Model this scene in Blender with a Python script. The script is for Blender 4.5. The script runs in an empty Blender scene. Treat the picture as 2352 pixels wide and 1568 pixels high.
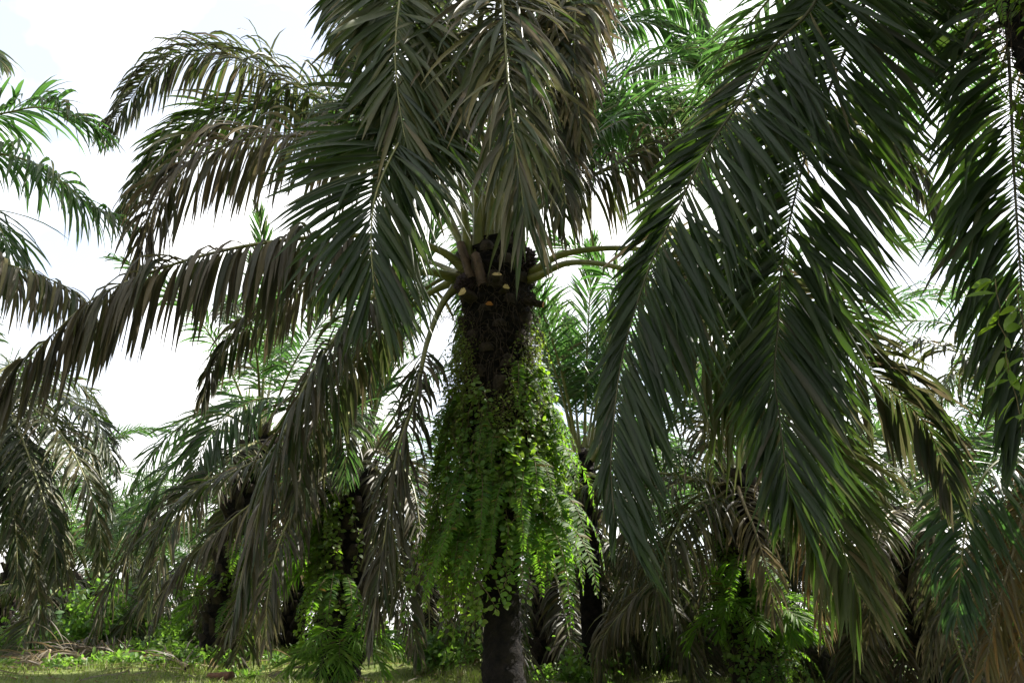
import bpy, math, random
import numpy as np
from mathutils import Vector

S = bpy.context.scene
COL = S.collection
rng = np.random.default_rng(7)
random.seed(7)
R = math.radians

# ------------------------------------------------------------------ camera
LENS, PITCH, CAMZ = 26.0, R(22.0), 1.5
F = 2352 * LENS / 36.0
CP, SP = math.cos(PITCH), math.sin(PITCH)
def at(px, py, Y):
    """world point at forward distance Y seen at photo pixel (2352 x 1568 scale)"""
    x = (px - 1176) / F; z = (784 - py) / F
    d = np.array([x, CP - z * SP, SP + z * CP])
    p = d * (Y / d[1]); p[2] += CAMZ
    return p
cam_d = bpy.data.cameras.new("camera"); cam_d.lens = LENS; cam_d.sensor_width = 36
cam_d.clip_end = 5000; cam_d.clip_start = 0.05
cam = bpy.data.objects.new("camera", cam_d); COL.objects.link(cam)
cam.location = (0, 0, CAMZ); cam.rotation_euler = (math.pi / 2 + PITCH, 0, 0)
S.camera = cam

# ------------------------------------------------------------------ light and sky
SUN_EL, SUN_AZ = R(48), R(60)          # azimuth from +Y towards +X
W = bpy.data.worlds.new("World"); S.world = W; W.use_nodes = True
nt = W.node_tree; nt.nodes.clear()
out = nt.nodes.new("ShaderNodeOutputWorld"); bg = nt.nodes.new("ShaderNodeBackground")
sky = nt.nodes.new("ShaderNodeTexSky"); sky.sky_type = 'NISHITA'; sky.sun_disc = False
sky.sun_elevation = SUN_EL; sky.sun_rotation = SUN_AZ; sky.dust_density = 2.0
tc = nt.nodes.new("ShaderNodeTexCoord"); no = nt.nodes.new("ShaderNodeTexNoise")
no.inputs['Scale'].default_value = 2.6; no.inputs['Detail'].default_value = 6; no.inputs['Roughness'].default_value = .55
rp = nt.nodes.new("ShaderNodeValToRGB")
rp.color_ramp.elements[0].position = .41; rp.color_ramp.elements[0].color = (.30, .30, .30, 1)
rp.color_ramp.elements[1].position = .56
mx = nt.nodes.new("ShaderNodeMix"); mx.data_type = 'RGBA'
mx.inputs['B'].default_value = (7.6, 7.5, 7.3, 1)
nt.links.new(tc.outputs['Generated'], no.inputs['Vector']); nt.links.new(no.outputs['Fac'], rp.inputs['Fac'])
nt.links.new(rp.outputs['Color'], mx.inputs['Factor']); nt.links.new(sky.outputs['Color'], mx.inputs['A'])
nt.links.new(mx.outputs['Result'], bg.inputs['Color']); bg.inputs['Strength'].default_value = .10
nt.links.new(bg.outputs[0], out.inputs['Surface'])
sl = bpy.data.lights.new("sun", 'SUN'); sl.energy = 5.0; sl.angle = R(.6); sl.color = (1, .95, .86)
so = bpy.data.objects.new("sun", sl); COL.objects.link(so)
sd = Vector((math.sin(SUN_AZ) * math.cos(SUN_EL), math.cos(SUN_AZ) * math.cos(SUN_EL), math.sin(SUN_EL)))
so.rotation_euler = (-sd).to_track_quat('-Z', 'Y').to_euler(); so.location = (10, 10, 40)
S.view_settings.view_transform = 'Standard'; S.view_settings.look = 'None'
S.view_settings.exposure = 1.58; S.view_settings.gamma = 1
S.render.engine = 'CYCLES'
S.cycles.max_bounces = 7; S.cycles.diffuse_bounces = 4; S.cycles.glossy_bounces = 2; S.cycles.transmission_bounces = 5
S.cycles.use_denoising = True; S.cycles.denoiser = 'OPENIMAGEDENOISE'; S.cycles.denoising_input_passes = 'RGB_ALBEDO_NORMAL'

# ------------------------------------------------------------------ materials
def newmat(name):
    m = bpy.data.materials.new(name); m.use_nodes = True
    n = m.node_tree; n.nodes.clear()
    return m, n, n.nodes.new("ShaderNodeOutputMaterial")
def mixc(n, fac, a, b):
    m = n.nodes.new("ShaderNodeMix"); m.data_type = 'RGBA'
    for s, v in (('Factor', fac), ('A', a), ('B', b)):
        if hasattr(v, 'is_output') or isinstance(v, bpy.types.NodeSocket): n.links.new(v, m.inputs[s])
        elif s == 'Factor': m.inputs[s].default_value = v
        else: m.inputs[s].default_value = (*v, 1)
    return m.outputs['Result']
def attr(n, name):
    a = n.nodes.new("ShaderNodeAttribute"); a.attribute_name = name; return a.outputs['Fac']
def mathn(n, op, a, b=0.0):
    m = n.nodes.new("ShaderNodeMath"); m.operation = op
    for i, v in enumerate((a, b)):
        if isinstance(v, bpy.types.NodeSocket): n.links.new(v, m.inputs[i])
        else: m.inputs[i].default_value = v
    return m.outputs[0]
def noise(n, scale, detail=4, rough=.6, vec=None, dist=0):
    t = n.nodes.new("ShaderNodeTexNoise"); t.inputs['Scale'].default_value = scale
    t.inputs['Detail'].default_value = detail; t.inputs['Roughness'].default_value = rough
    t.inputs['Distortion'].default_value = dist
    if vec is not None: n.links.new(vec, t.inputs['Vector'])
    return t.outputs['Fac']
def ramp(n, f, stops):
    r = n.nodes.new("ShaderNodeValToRGB"); n.links.new(f, r.inputs['Fac'])
    e = r.color_ramp.elements
    while len(e) < len(stops): e.new(.5)
    for el, (p, c) in zip(e, stops): el.position = p; el.color = (*c, 1)
    return r.outputs['Color']
def leafmat(name, greens, drys, trans, rough=.45, tmix=.38, spec=.38, drytrans=.35):
    """greens / drys: colours over the per-leaflet tone; trans: colour of light let through a green blade"""
    m, n, o = newmat(name)
    dry, tone = attr(n, 'dry'), attr(n, 'tone')
    g = ramp(n, tone, greens); d = ramp(n, tone, drys)
    geo = n.nodes.new("ShaderNodeNewGeometry")
    nz = noise(n, 9, 3, .6, geo.outputs['Position'])
    fine = noise(n, 60, 2, .6, geo.outputs['Position'])
    dd = mathn(n, 'ADD', dry, mathn(n, 'MULTIPLY', mathn(n, 'SUBTRACT', nz, .5), .6))
    dc = n.nodes.new("ShaderNodeClamp"); n.links.new(dd, dc.inputs[0]); dd = dc.outputs[0]
    c = mixc(n, dd, g, d)
    c = mixc(n, mathn(n, 'MULTIPLY', fine, .5), c, (.03, .028, .02))
    tcol = mixc(n, dd, trans, drytranscol(drys, drytrans))
    p = n.nodes.new("ShaderNodeBsdfPrincipled"); n.links.new(c, p.inputs['Base Color'])
    p.inputs['Roughness'].default_value = rough; p.inputs['Specular IOR Level'].default_value = spec
    t = n.nodes.new("ShaderNodeBsdfTranslucent"); n.links.new(tcol, t.inputs['Color'])
    x = n.nodes.new("ShaderNodeMixShader"); x.inputs[0].default_value = tmix
    n.links.new(p.outputs[0], x.inputs[1]); n.links.new(t.outputs[0], x.inputs[2]); n.links.new(x.outputs[0], o.inputs[0])
    return m
def drytranscol(drys, k):
    c = drys[len(drys) // 2][1]; return tuple(v * k * 2 for v in c)
G1 = [(0, (.013, .031, .012)), (.5, (.032, .060, .020)), (1, (.065, .085, .022))]
D1 = [(0, (.075, .067, .055)), (.45, (.13, .108, .080)), (.8, (.185, .145, .08)), (1, (.26, .21, .09))]
M_LEAF = leafmat('palm_leaf', G1, D1, (.05, .105, .010), spec=.26)
M_FAR = leafmat('far_palm_leaf', [(0, (.024, .062, .036)), (.5, (.036, .074, .028)), (1, (.062, .095, .026))], D1, (.09, .23, .04), rough=.38, tmix=.43)
D2 = [(0, (.10, .086, .07)), (.4, (.15, .12, .085)), (.7, (.19, .135, .065)), (1, (.30, .15, .03))]
M_DEAD = leafmat('dead_palm_leaf', [(0, (.10, .10, .04)), (1, (.16, .14, .05))], D2, (.2, .22, .04), rough=.55, tmix=.32, drytrans=.7)
M_FERN = leafmat('fern_leaf', [(0, (.025, .09, .026)), (.5, (.06, .15, .026)), (1, (.11, .19, .028))],
                 [(0, (.12, .15, .03)), (1, (.30, .16, .04))], (.22, .48, .03), rough=.6, tmix=.48, spec=.22)
M_VINE = leafmat('vine_leaf', [(0, (.04, .12, .028)), (.5, (.10, .20, .038)), (1, (.17, .25, .045))],
                 [(0, (.2, .2, .04)), (1, (.25, .2, .06))], (.30, .52, .03), rough=.45, tmix=.42)
M_MOSS = leafmat('wiry_creeper_leaf', [(0, (.07, .12, .02)), (.5, (.13, .18, .03)), (1, (.19, .22, .035))],
                 [(0, (.15, .13, .04)), (1, (.2, .17, .05))], (.3, .45, .04), rough=.6, tmix=.4)
M_SHRUB = leafmat('shrub_leaf', [(0, (.03, .09, .03)), (.5, (.06, .15, .035)), (1, (.13, .20, .035))],
                  [(0, (.2, .2, .05)), (1, (.28, .22, .06))], (.25, .5, .05), rough=.5, tmix=.4)
M_GRASS = leafmat('grass_blade', [(0, (.06, .13, .02)), (.5, (.13, .20, .03)), (1, (.20, .23, .05))],
                  [(0, (.22, .19, .09)), (1, (.30, .25, .13))], (.28, .42, .05), rough=.6, tmix=.35)
def simple(name, ca, cb, scale, rough=.8, bump=.4, bscale=None, spec=.3, stops=(.35, .65)):
    m, n, o = newmat(name)
    tcx = n.nodes.new("ShaderNodeTexCoord")
    c = ramp(n, noise(n, scale, 6, .65, tcx.outputs['Object']), [(stops[0], ca), (stops[1], cb)])
    p = n.nodes.new("ShaderNodeBsdfPrincipled"); n.links.new(c, p.inputs['Base Color'])
    p.inputs['Roughness'].default_value = rough; p.inputs['Specular IOR Level'].default_value = spec
    if bump:
        b = n.nodes.new("ShaderNodeBump"); b.inputs['Strength'].default_value = bump; b.inputs['Distance'].default_value = .03
        n.links.new(noise(n, bscale or scale * 3, 6, .7, tcx.outputs['Object']), b.inputs['Height']); n.links.new(b.outputs[0], p.inputs['Normal'])
    n.links.new(p.outputs[0], o.inputs[0]); return m
M_RACH = simple('frond_stalk', (.10, .12, .035), (.22, .20, .07), 6, .4, .15, 40, .5)
M_RACH_SHADE = simple('shaded_frond_stalk', (.03, .03, .014), (.07, .065, .03), 6, .5, .15, 40, .3)  # stalk copy for the near fronds, their shade put into a darker colour
M_RACHD = simple('dry_frond_stalk', (.16, .13, .09), (.28, .22, .13), 6, .6, .15, 40)
M_BARK = simple('palm_bark', (.003, .003, .004), (.019, .015, .013), 9, .85, 1.0, 30, .12)
M_BOOT = simple('old_leaf_base', (.014, .011, .008), (.055, .04, .028), 9, .85, .8, 30)
M_FIBRE = simple('trunk_fibre', (.018, .013, .010), (.075, .05, .032), 25, .95, .4, 60)
M_CUT = simple('cut_stalk_face', (.42, .30, .12), (.55, .43, .2), 20, .7, .2, 60)
M_CUTO = simple('orange_cut_stalk', (.30, .11, .03), (.42, .19, .05), 20, .7, .2, 60)
M_PINK = simple('sheath', (.06, .038, .028), (.12, .075, .05), 10, .7, .3, 40)
M_FRUIT = simple('palm_fruit', (.012, .008, .01), (.05, .025, .03), 30, .5, .2, 60)
M_STEM = simple('vine_stem', (.07, .06, .03), (.17, .13, .07), 20, .8, 0)
M_WOOD = simple('rotten_wood', (.05, .03, .02), (.16, .08, .045), 9, .85, .7, 30)
M_SOIL = simple('soil_and_turf', (.06, .09, .018), (.15, .17, .045), 2.2, .95, .8, 14)

# ------------------------------------------------------------------ object helpers
def mesh_np(name, V, Q, mat, at_dry=None, at_tone=None, smooth=True):
    me = bpy.data.meshes.new(name)
    V = np.ascontiguousarray(V, dtype=np.float32); Q = np.ascontiguousarray(Q, dtype=np.int32)
    k = Q.shape[1]
    me.vertices.add(len(V)); me.vertices.foreach_set('co', V.ravel())
    me.loops.add(Q.size); me.loops.foreach_set('vertex_index', Q.ravel())
    me.polygons.add(len(Q)); me.polygons.foreach_set('loop_start', np.arange(0, Q.size, k, dtype=np.int32))
    me.polygons.foreach_set('loop_total', np.full(len(Q), k, dtype=np.int32))
    if smooth: me.polygons.foreach_set('use_smooth', np.ones(len(Q), dtype=bool))
    for nm, a in (('dry', at_dry), ('tone', at_tone)):
        if a is not None:
            at_ = me.attributes.new(nm, 'FLOAT', 'POINT'); at_.data.foreach_set('value', np.ascontiguousarray(a, dtype=np.float32))
    me.materials.append(mat); me.update(); me.validate(); return me
def link(name, me, parent=None):
    o = bpy.data.objects.new(name, me); COL.objects.link(o)
    if parent is not None: o.parent = parent
    return o
def tag(o, label, cat, group=None):
    o['label'] = label; o['category'] = cat
    if group: o['group'] = group
    return o
def thing(name, label, cat, loc=(0, 0, 0), group=None):
    o = bpy.data.objects.new(name, None); COL.objects.link(o); o.location = loc; o.empty_display_size = .2
    return tag(o, label, cat, group)
def nrm(a): return a / np.maximum(np.linalg.norm(a, axis=-1, keepdims=True), 1e-9)

def spline(pts, n):
    P = np.asarray(pts, float); P = np.vstack([2 * P[0] - P[1], P, 2 * P[-1] - P[-2]])
    o = []
    for i in range(1, len(P) - 2):
        t = np.linspace(0, 1, 24, endpoint=False)[:, None]
        p0, p1, p2, p3 = P[i - 1:i + 3]
        o.append(.5 * (2 * p1 + (p2 - p0) * t + (2 * p0 - 5 * p1 + 4 * p2 - p3) * t ** 2 + (3 * p1 - p0 - 3 * p2 + p3) * t ** 3))
    o = np.vstack(o + [P[-2][None]])
    d = np.r_[0, np.cumsum(np.linalg.norm(np.diff(o, axis=0), axis=1))]
    s = np.linspace(0, d[-1], n)
    return np.stack([np.interp(s, d, o[:, k]) for k in range(3)], 1), d[-1]

def tube(C, rad, sides=6, flat=1.0, ref=(0, 0, 1)):
    C = np.asarray(C, float); n = len(C); T = nrm(np.gradient(C, axis=0))
    ref = np.asarray(ref, float); A = np.cross(T, ref)
    bad = np.linalg.norm(A, axis=1) < .15
    A[bad] = np.cross(T[bad], (1, .2, 0)); A = nrm(A); Bn = np.cross(A, T)
    a = np.linspace(0, 2 * np.pi, sides, endpoint=False)
    V = C[:, None] + np.asarray(rad)[:, None, None] * (np.cos(a)[None, :, None] * A[:, None] + flat * np.sin(a)[None, :, None] * Bn[:, None])
    V = V.reshape(-1, 3); i = np.arange(n - 1)[:, None] * sides; j = np.arange(sides)[None]
    j2 = (j + 1) % sides
    Q = np.stack([i + j, i + j2, i + sides + j2, i + sides + j], -1).reshape(-1, 4)
    return V, Q
def join(parts):
    V, Q, k = [], [], 0
    for v, q in parts: V.append(v); Q.append(q + k); k += len(v)
    return np.vstack(V), np.vstack(Q)

WP6 = np.array([.16, .66, .97, 1.0, .84, .50, .05])
def frond(pts, f0=.2, ll=.95, w=.045, sp=.045, droop=1.0, a0=68, a1=22, e=12, ej=22, dry=.2, dj=.18, side=None, roll=0.,
          rr=.045, rt=.006, seg=6, fold=.22, kink=.18, mat=None, rmat=None, tone=.45, tj=.3, tipdry=.35, thin=0., lbase=.65,
          tipk=.45, asym=(1., 0.), aj=.10, back=0.0, name='frond'):
    """a pinnate leaf along a 3-D spine: returns (blade mesh, stalk mesh)"""
    C, L = spline(pts, 60)
    T = nrm(np.gradient(C, axis=0))
    if side is None:
        h = C[int(len(C) * .6)] - C[0]; h = np.array([h[0], h[1], 0])
        if np.linalg.norm(h) < .05: h = np.array([1., 0, 0])
        side = np.cross(nrm(h), (0, 0, 1))
    B0 = np.asarray(side, float)
    B = nrm(B0[None] - (T @ B0)[:, None] * T)
    N = np.cross(B, T)
    if roll:
        c, s = math.cos(roll), math.sin(roll); B, N = B * c + N * s, N * c - B * s
    s_ = np.linspace(0, 1, len(C))
    def ev(A, u): return np.stack([np.interp(u, s_, A[:, k]) for k in range(3)], 1)
    V_all, dry_all, tone_all = [], [], []
    blade = L * (1 - f0)
    for sg in (-1, 1):
        n = max(6, int(blade / sp))
        u = (np.arange(n) + .5 + rng.uniform(-.45, .45, n)) / n
        if thin: 
            u = u[rng.random(n) > thin]
        u = np.clip(u, 0, 1); n = len(u)
        us = f0 + (1 - f0) * u
        P, Tt, Bb, Nn = ev(C, us), nrm(ev(T, us)), nrm(ev(B, us)), nrm(ev(N, us))
        prof = lbase + (1 - lbase) * np.sin(np.pi * np.clip(u * .85 + .12, 0, 1))
        prof = np.where(u > .55, prof * (1 - tipk * ((u - .55) / .45) ** 1.5), prof)
        ln = ll * prof * rng.uniform(.82, 1.12, n) * (asym[0] if sg < 0 else 1)
        a = np.radians(a0 + (a1 - a0) * u ** 1.25 - (math.degrees(asym[1]) if sg < 0 else 0)) + rng.normal(0, aj, n)
        grp = np.repeat(rng.normal(0, 1, n // 3 + 2), 3)[:n] * .6 + rng.normal(0, .6, n)
        el = np.radians(e + ej * grp)
        d = np.cos(a)[:, None] * Tt + np.sin(a)[:, None] * (sg * np.cos(el)[:, None] * Bb + np.sin(el)[:, None] * Nn)
        d = nrm(d - back * Nn)
        wr = nrm(np.sin(a)[:, None] * Tt - np.cos(a)[:, None] * sg * Bb + .0 * Nn)
        tw0 = rng.normal(0, .30, n); tw1 = rng.normal(0, .7, n)
        dr = droop * rng.uniform(.55, 1.45, n)
        kk = np.where(rng.random(n) < kink, rng.integers(1, seg, n), 99)
        hw = .5 * w * rng.uniform(.75, 1.2, n) * (.55 + .45 * prof)
        pos = P.copy(); rows = []
        for k in range(seg + 1):
            ww = nrm(wr - np.sum(wr * d, 1, keepdims=True) * d)
            an = tw0 + tw1 * k / seg
            nn = np.cross(d, ww)
            ww = ww * np.cos(an)[:, None] + nn * np.sin(an)[:, None]; nn = np.cross(d, ww)
            wp = np.interp(k / seg, np.linspace(0, 1, 7), WP6)
            h = (hw * wp)[:, None]
            rows += [pos - ww * h, pos - nn * h * fold * 2, pos + ww * h]
            pos = pos + d * (ln / seg)[:, None]
            g = dr / seg * (0.75 + 1.0 * k / seg)
            g = np.where(k == kk, g + 1.6, g)
            d = nrm(d + g[:, None] * np.array([0, 0, -1.]) + rng.normal(0, .025, (n, 3)))
        V = np.stack(rows, 1)                                   # n, 3*(seg+1), 3
        ld = dry + dj * rng.normal(0, 1, n) + .7 * (rng.random(n) < .035)
        lt = np.clip(tone + tj * rng.normal(0, 1, n), 0, 1)
        kr = np.repeat(np.arange(seg + 1) / seg, 3)
        dd = np.clip(ld[:, None] + tipdry * np.clip(kr[None] - .55, 0, 1) * 2 * rng.uniform(0, 1.2, n)[:, None], 0, 1.2)
        V_all.append(V.reshape(-1, 3)); dry_all.append(dd.ravel()); tone_all.append(np.repeat(lt, 3 * (seg + 1)))
    V = np.vstack(V_all); rws = 3 * (seg + 1); nl = len(V) // rws
    base = np.array([[3 * k + c, 3 * k + c + 1, 3 * k + c + 4, 3 * k + c + 3] for k in range(seg) for c in (0, 1)])
    Q = (np.arange(nl)[:, None, None] * rws + base[None]).reshape(-1, 4)
    me = mesh_np(name, V, Q, mat or M_LEAF, np.concatenate(dry_all), np.concatenate(tone_all))
    r = rt + (rr - rt) * (1 - s_) ** 1.3 + rr * 1.1 * np.exp(-s_ / .045)
    tv, tq = tube(C, r, 6, .75)
    return me, mesh_np('rachis', tv, tq, rmat or M_RACH)
def put(parent, meshes, loc=None, rotz=0., scale=1., tilt=0., label=None):
    o = link('frond', meshes[0], parent)
    if loc is not None: o.location = loc; o.rotation_euler = (tilt, 0, rotz); o.scale = (scale,) * 3
    link('rachis', meshes[1], o)
    if label: o['label'] = label
    return o

# ------------------------------------------------------------------ ground
def smooth(a, b, x): t = np.clip((x - a) / (b - a), 0, 1); return t * t * (3 - 2 * t)
def gh(x, y):
    x = np.asarray(x, float); y = np.asarray(y, float)
    h = .98 * smooth(.5, 8.5, y) + .012 * np.clip(y - 8.5, 0, 9)
    h = h * (1 - .35 * smooth(-3, 2, x)) + .13 * np.sin(x * .9 + 1) * np.sin(y * .7) * smooth(6, 10, y) + .06 * np.sin(x * 2.3 + y * 1.7) * smooth(6, 10, y)
    return h - .11 * np.clip(y - 21, 0, 60) - .02 * np.clip(y - 90, 0, 300) - 0.0
xs = np.r_[np.linspace(-900, -60, 8), np.linspace(-50, 50, 161), np.linspace(60, 900, 8)]
ys = np.r_[np.linspace(-300, -12, 6), np.linspace(-10, 60, 141), np.linspace(70, 2000, 14)]
X, Y = np.meshgrid(xs, ys); V = np.stack([X, Y, gh(X, Y)], -1).reshape(-1, 3)
nx = len(xs); i = (np.arange(len(ys) - 1)[:, None] * nx + np.arange(nx - 1)[None]).ravel()
g = link('ground', mesh_np('ground', V, np.stack([i, i + 1, i + nx + 1, i + nx], 1), M_SOIL)); g['kind'] = 'structure'

# ------------------------------------------------------------------ trunks
def trunk(parent, base, top, prof, bark, boots=0, boot_z0=0., boot_len=.28, seed=0):
    """prof: list of (fraction, radius). Adds trunk and, if wanted, a spiral of old leaf bases"""
    base = np.asarray(base, float); top = np.asarray(top, float)
    H = top[2] - base[2]; n = max(24, int(H / .035)); m = 36
    r_ = np.random.default_rng(seed)
    f = np.linspace(0, 1, n); rad = np.interp(f, [p[0] for p in prof], [p[1] for p in prof])
    th = np.linspace(0, 2 * np.pi, m, endpoint=False)
    C = base[None] * (1 - f[:, None]) + top[None] * f[:, None]
    ring = .045 * np.sin(f[:, None] * H * 26 + th[None] * 1.0 + .8 * np.sin(th * 3)[None]) + r_.normal(0, .03, (n, m))
    hz = f[:, None] * H / .11 + th[None] * 5 / (2 * np.pi) * 1.0
    hz2 = f[:, None] * H / .11 - th[None] * 8 / (2 * np.pi)
    ring = ring * .6 + .11 * ((hz % 1) ** 2 - .4) + .09 * ((hz2 % 1) ** 2 - .4)
    rr = rad[:, None] * (1 + ring)
    V = np.stack([C[:, 0, None] + rr * np.cos(th), C[:, 1, None] + rr * np.sin(th), np.repeat(C[:, 2, None], m, 1)], -1)
    i = np.arange(n - 1)[:, None] * m; j = np.arange(m)[None]; j2 = (j + 1) % m
    Q = np.stack([i + j, i + j2, i + m + j2, i + m + j], -1).reshape(-1, 4)
    link('trunk', mesh_np('trunk', V.reshape(-1, 3), Q, bark, smooth=True), parent)
    if boots:
        ps = []
        for b in range(boots):
            q = boot_z0 + (1 - boot_z0) * (b + .5) / boots; a = b * 2.39996 + r_.normal(0, .1)
            rd = np.interp(q, [p[0] for p in prof], [p[1] for p in prof]); c = base * (1 - q) + top * q
            o_ = np.array([math.cos(a), math.sin(a), 0]); t_ = np.array([-math.sin(a), math.cos(a), 0]); up = np.array([0, 0, 1.])
            L = boot_len * r_.uniform(.5, 1.25); out_ = r_.uniform(.25, .7); d = nrm(o_ * out_ + up)
            w0, w1 = r_.uniform(.10, .14), r_.uniform(.04, .07)
            p0 = c + o_ * (rd - .06); p1 = p0 + d * L * .5 + o_ * .02; p2 = p0 + d * L + o_ * L * .15
            V = []
            for p, w_, h in ((p0, w0, .06), (p1, .75 * w0 + .25 * w1, .045), (p2, w1, .028)):
                nn = nrm(np.cross(t_, d))
                V += [p - t_ * w_ - nn * h, p + t_ * w_ - nn * h, p + t_ * w_ * .6 + o_ * h * 1.3, p - t_ * w_ * .6 + o_ * h * 1.3]
            Q = [[4 * k + a_, 4 * k + (a_ + 1) % 4, 4 * k + 4 + (a_ + 1) % 4, 4 * k + 4 + a_] for k in (0, 1) for a_ in range(4)] + [[8, 9, 10, 11]]
            ps.append((np.array(V), np.array(Q)))
        v, q = join(ps); link('leaf_bases', mesh_np('leaf_bases', v, q, M_BOOT, smooth=False), parent)
def fibres(parent, base, top, prof, n, z0, z1, lo=.15, hi=.5, seed=1, mat=None, wid=.004):
    r_ = np.random.default_rng(seed); ps = []
    base = np.asarray(base, float); top = np.asarray(top, float)
    for _ in range(n):
        z = r_.uniform(z0, z1); f = np.clip((z - base[2]) / (top[2] - base[2]), 0, 1); a = r_.uniform(0, 2 * np.pi)
        c = base * (1 - f) + top * f; rd = np.interp(f, [p[0] for p in prof], [p[1] for p in prof]) * r_.uniform(.96, 1.12)
        L = r_.uniform(lo, hi); k = 5; p = np.array([c[0] + rd * math.cos(a), c[1] + rd * math.sin(a), z]); C = [p]
        d = np.array([math.cos(a) * .6, math.sin(a) * .6, r_.uniform(-1, .6)]) + r_.normal(0, .5, 3)
        for _k in range(k):
            d = nrm(d) + np.array([0, 0, -.35]) + r_.normal(0, .22, 3); p = p + nrm(d) * L / k; C.append(p)
        ps.append(tube(C, np.linspace(wid, wid * .4, k + 1), 3))
    v, q = join(ps); link('fibre', mesh_np('fibre', v, q, mat or M_FIBRE), parent)

# ------------------------------------------------------------------ generic frond shapes (origin at base, growing towards +X)
def arc(L, e0, e1, p=1.0, bend=0., n=14):
    P = [np.zeros(3)]
    for k in range(n):
        t = (k + .5) / n; el = R(e0 + (e1 - e0) * t ** p); az = bend * t
        P.append(P[-1] + L / n * np.array([math.cos(el) * math.cos(az), math.cos(el) * math.sin(az), math.sin(el)]))
    return P
PROTO = {}
def protos(key, n, mat, **kw):
    out = []
    for _ in range(n):
        a = dict(kw); L = a.pop('L'); e0 = a.pop('e0'); e1 = a.pop('e1'); p = a.pop('p', 1.)
        out.append(frond(arc(L * rng.uniform(.92, 1.08), e0 + rng.normal(0, 3), e1 + rng.normal(0, 4), p, rng.normal(0, .12)), mat=mat, **a))
    PROTO[key] = out
BG = dict(sp=.046, w=.05, seg=5, ll=.85, rr=.04)
protos('spear', 2, M_FAR, L=4.4, e0=82, e1=55, droop=.35, e=25, ej=20, dry=.0, a0=50, a1=15, **BG)
protos('young', 3, M_FAR, L=5.2, e0=72, e1=-5, p=1.5, droop=.9, e=18, ej=26, dry=.02, **BG)
protos('mid', 3, M_FAR, L=5.6, e0=52, e1=-48, p=1.2, droop=.95, e=10, ej=26, dry=.15, **BG)
protos('old', 3, M_LEAF, L=5.6, e0=24, e1=-74, p=.9, droop=1.5, e=2, ej=24, dry=.3, dj=.25, **BG)
protos('low', 3, M_LEAF, L=5.0, e0=-8, e1=-84, p=.6, droop=1.5, e=0, ej=26, dry=.6, dj=.25, **BG)
protos('dead', 3, M_DEAD, L=4.4, e0=-35, e1=-88, p=.5, droop=1.8, e=-4, ej=30, dry=.95, dj=.2, rmat=M_RACHD, tone=.3, **BG)
UID = {}
PRUNE = {(81, 1), (91, 1), (91, 6), (91, 24), (81, 4), (81, 2), (61, 2), (51, 13), (101, 16), (101, 21), (211, 18), (211, 3), (61, 14), (91, 8), (211, 13), (51, 11), (171, 7), (131, 5), (51, 17), (61, 15), (151, 3), (121, 3), (71, 10), (61, 16), (51, 15), (11, 22), (11, 17), (61, 11), (71, 13), (71, 8), (51, 8), (61, 17), (61, 9), (101, 20), (51, 21), (101, 2), (101, 15), (211, 5), (101, 23), (101, 10), (211, 10), (101, 12), (51, 18), (71, 15), (101, 17), (81, 12), (91, 13), (91, 3), (71, 14), (111, 12), (131, 10), (101, 28)}   # fronds left out so sun reaches ferns and ground and gaps stay open
def crown(root, c, spec, az0=0., scale=1., seed=0, skip=(), r0=.22):
    """spec: list of (kind, count); skip: azimuth ranges in degrees left free for the hand-placed leaves"""
    r_ = np.random.default_rng(seed); k = 0
    for kind, cnt in spec:
        for j in range(cnt):
            a = az0 + k * 2.39996 + r_.normal(0, .12); k += 1
            m = PROTO[kind][r_.integers(len(PROTO[kind]))]; sc = scale * r_.uniform(.9, 1.08)
            dg = math.degrees(a) % 360
            if (seed, k) in PRUNE or any(q[0] <= dg <= q[1] and (len(q) < 3 or kind in q[2]) for q in skip): continue
            dz = {'spear': .25, 'young': .15, 'mid': 0, 'old': -.15, 'low': -.3, 'dead': -.4}[kind]
            UID[put(root, m, (c[0] + r0 * math.cos(a), c[1] + r0 * math.sin(a), c[2] + dz), a, sc).name] = (seed, k)
FULL = [('spear', 2), ('young', 6), ('mid', 8), ('old', 8), ('low', 5)]
def palm(label, crown_p, spec=FULL, base_dx=0., rad=.24, boots=70, az0=0., scale=1., seed=0, skip=(), dead=False, boot_z0=.1):
    c = np.asarray(crown_p, float); b = np.array([c[0] + base_dx, c[1], float(gh(c[0] + base_dx, c[1])) - .15])
    root = thing('oil_palm', label, 'palm tree', b, 'oil palms of the plantation')
    L0 = -b                                                     # children keep world coordinates relative to the base
    prof = [(0, rad * 1.25), (.12, rad), (.7, rad * 1.1), (.93, rad * 1.25), (1, rad * .6)]
    trunk(root, (0, 0, 0), c - b + np.array([0, 0, .15]), prof, M_BARK, boots, boot_z0, .3, seed)
    crown(root, c - b, spec, az0, scale, seed, skip)
    return root, b
def add(root, b, pts, **kw):
    lab = kw.pop('label', None)
    m = frond([np.asarray(p, float) - b for p in pts], **kw); return put(root, m, label=lab)

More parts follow.
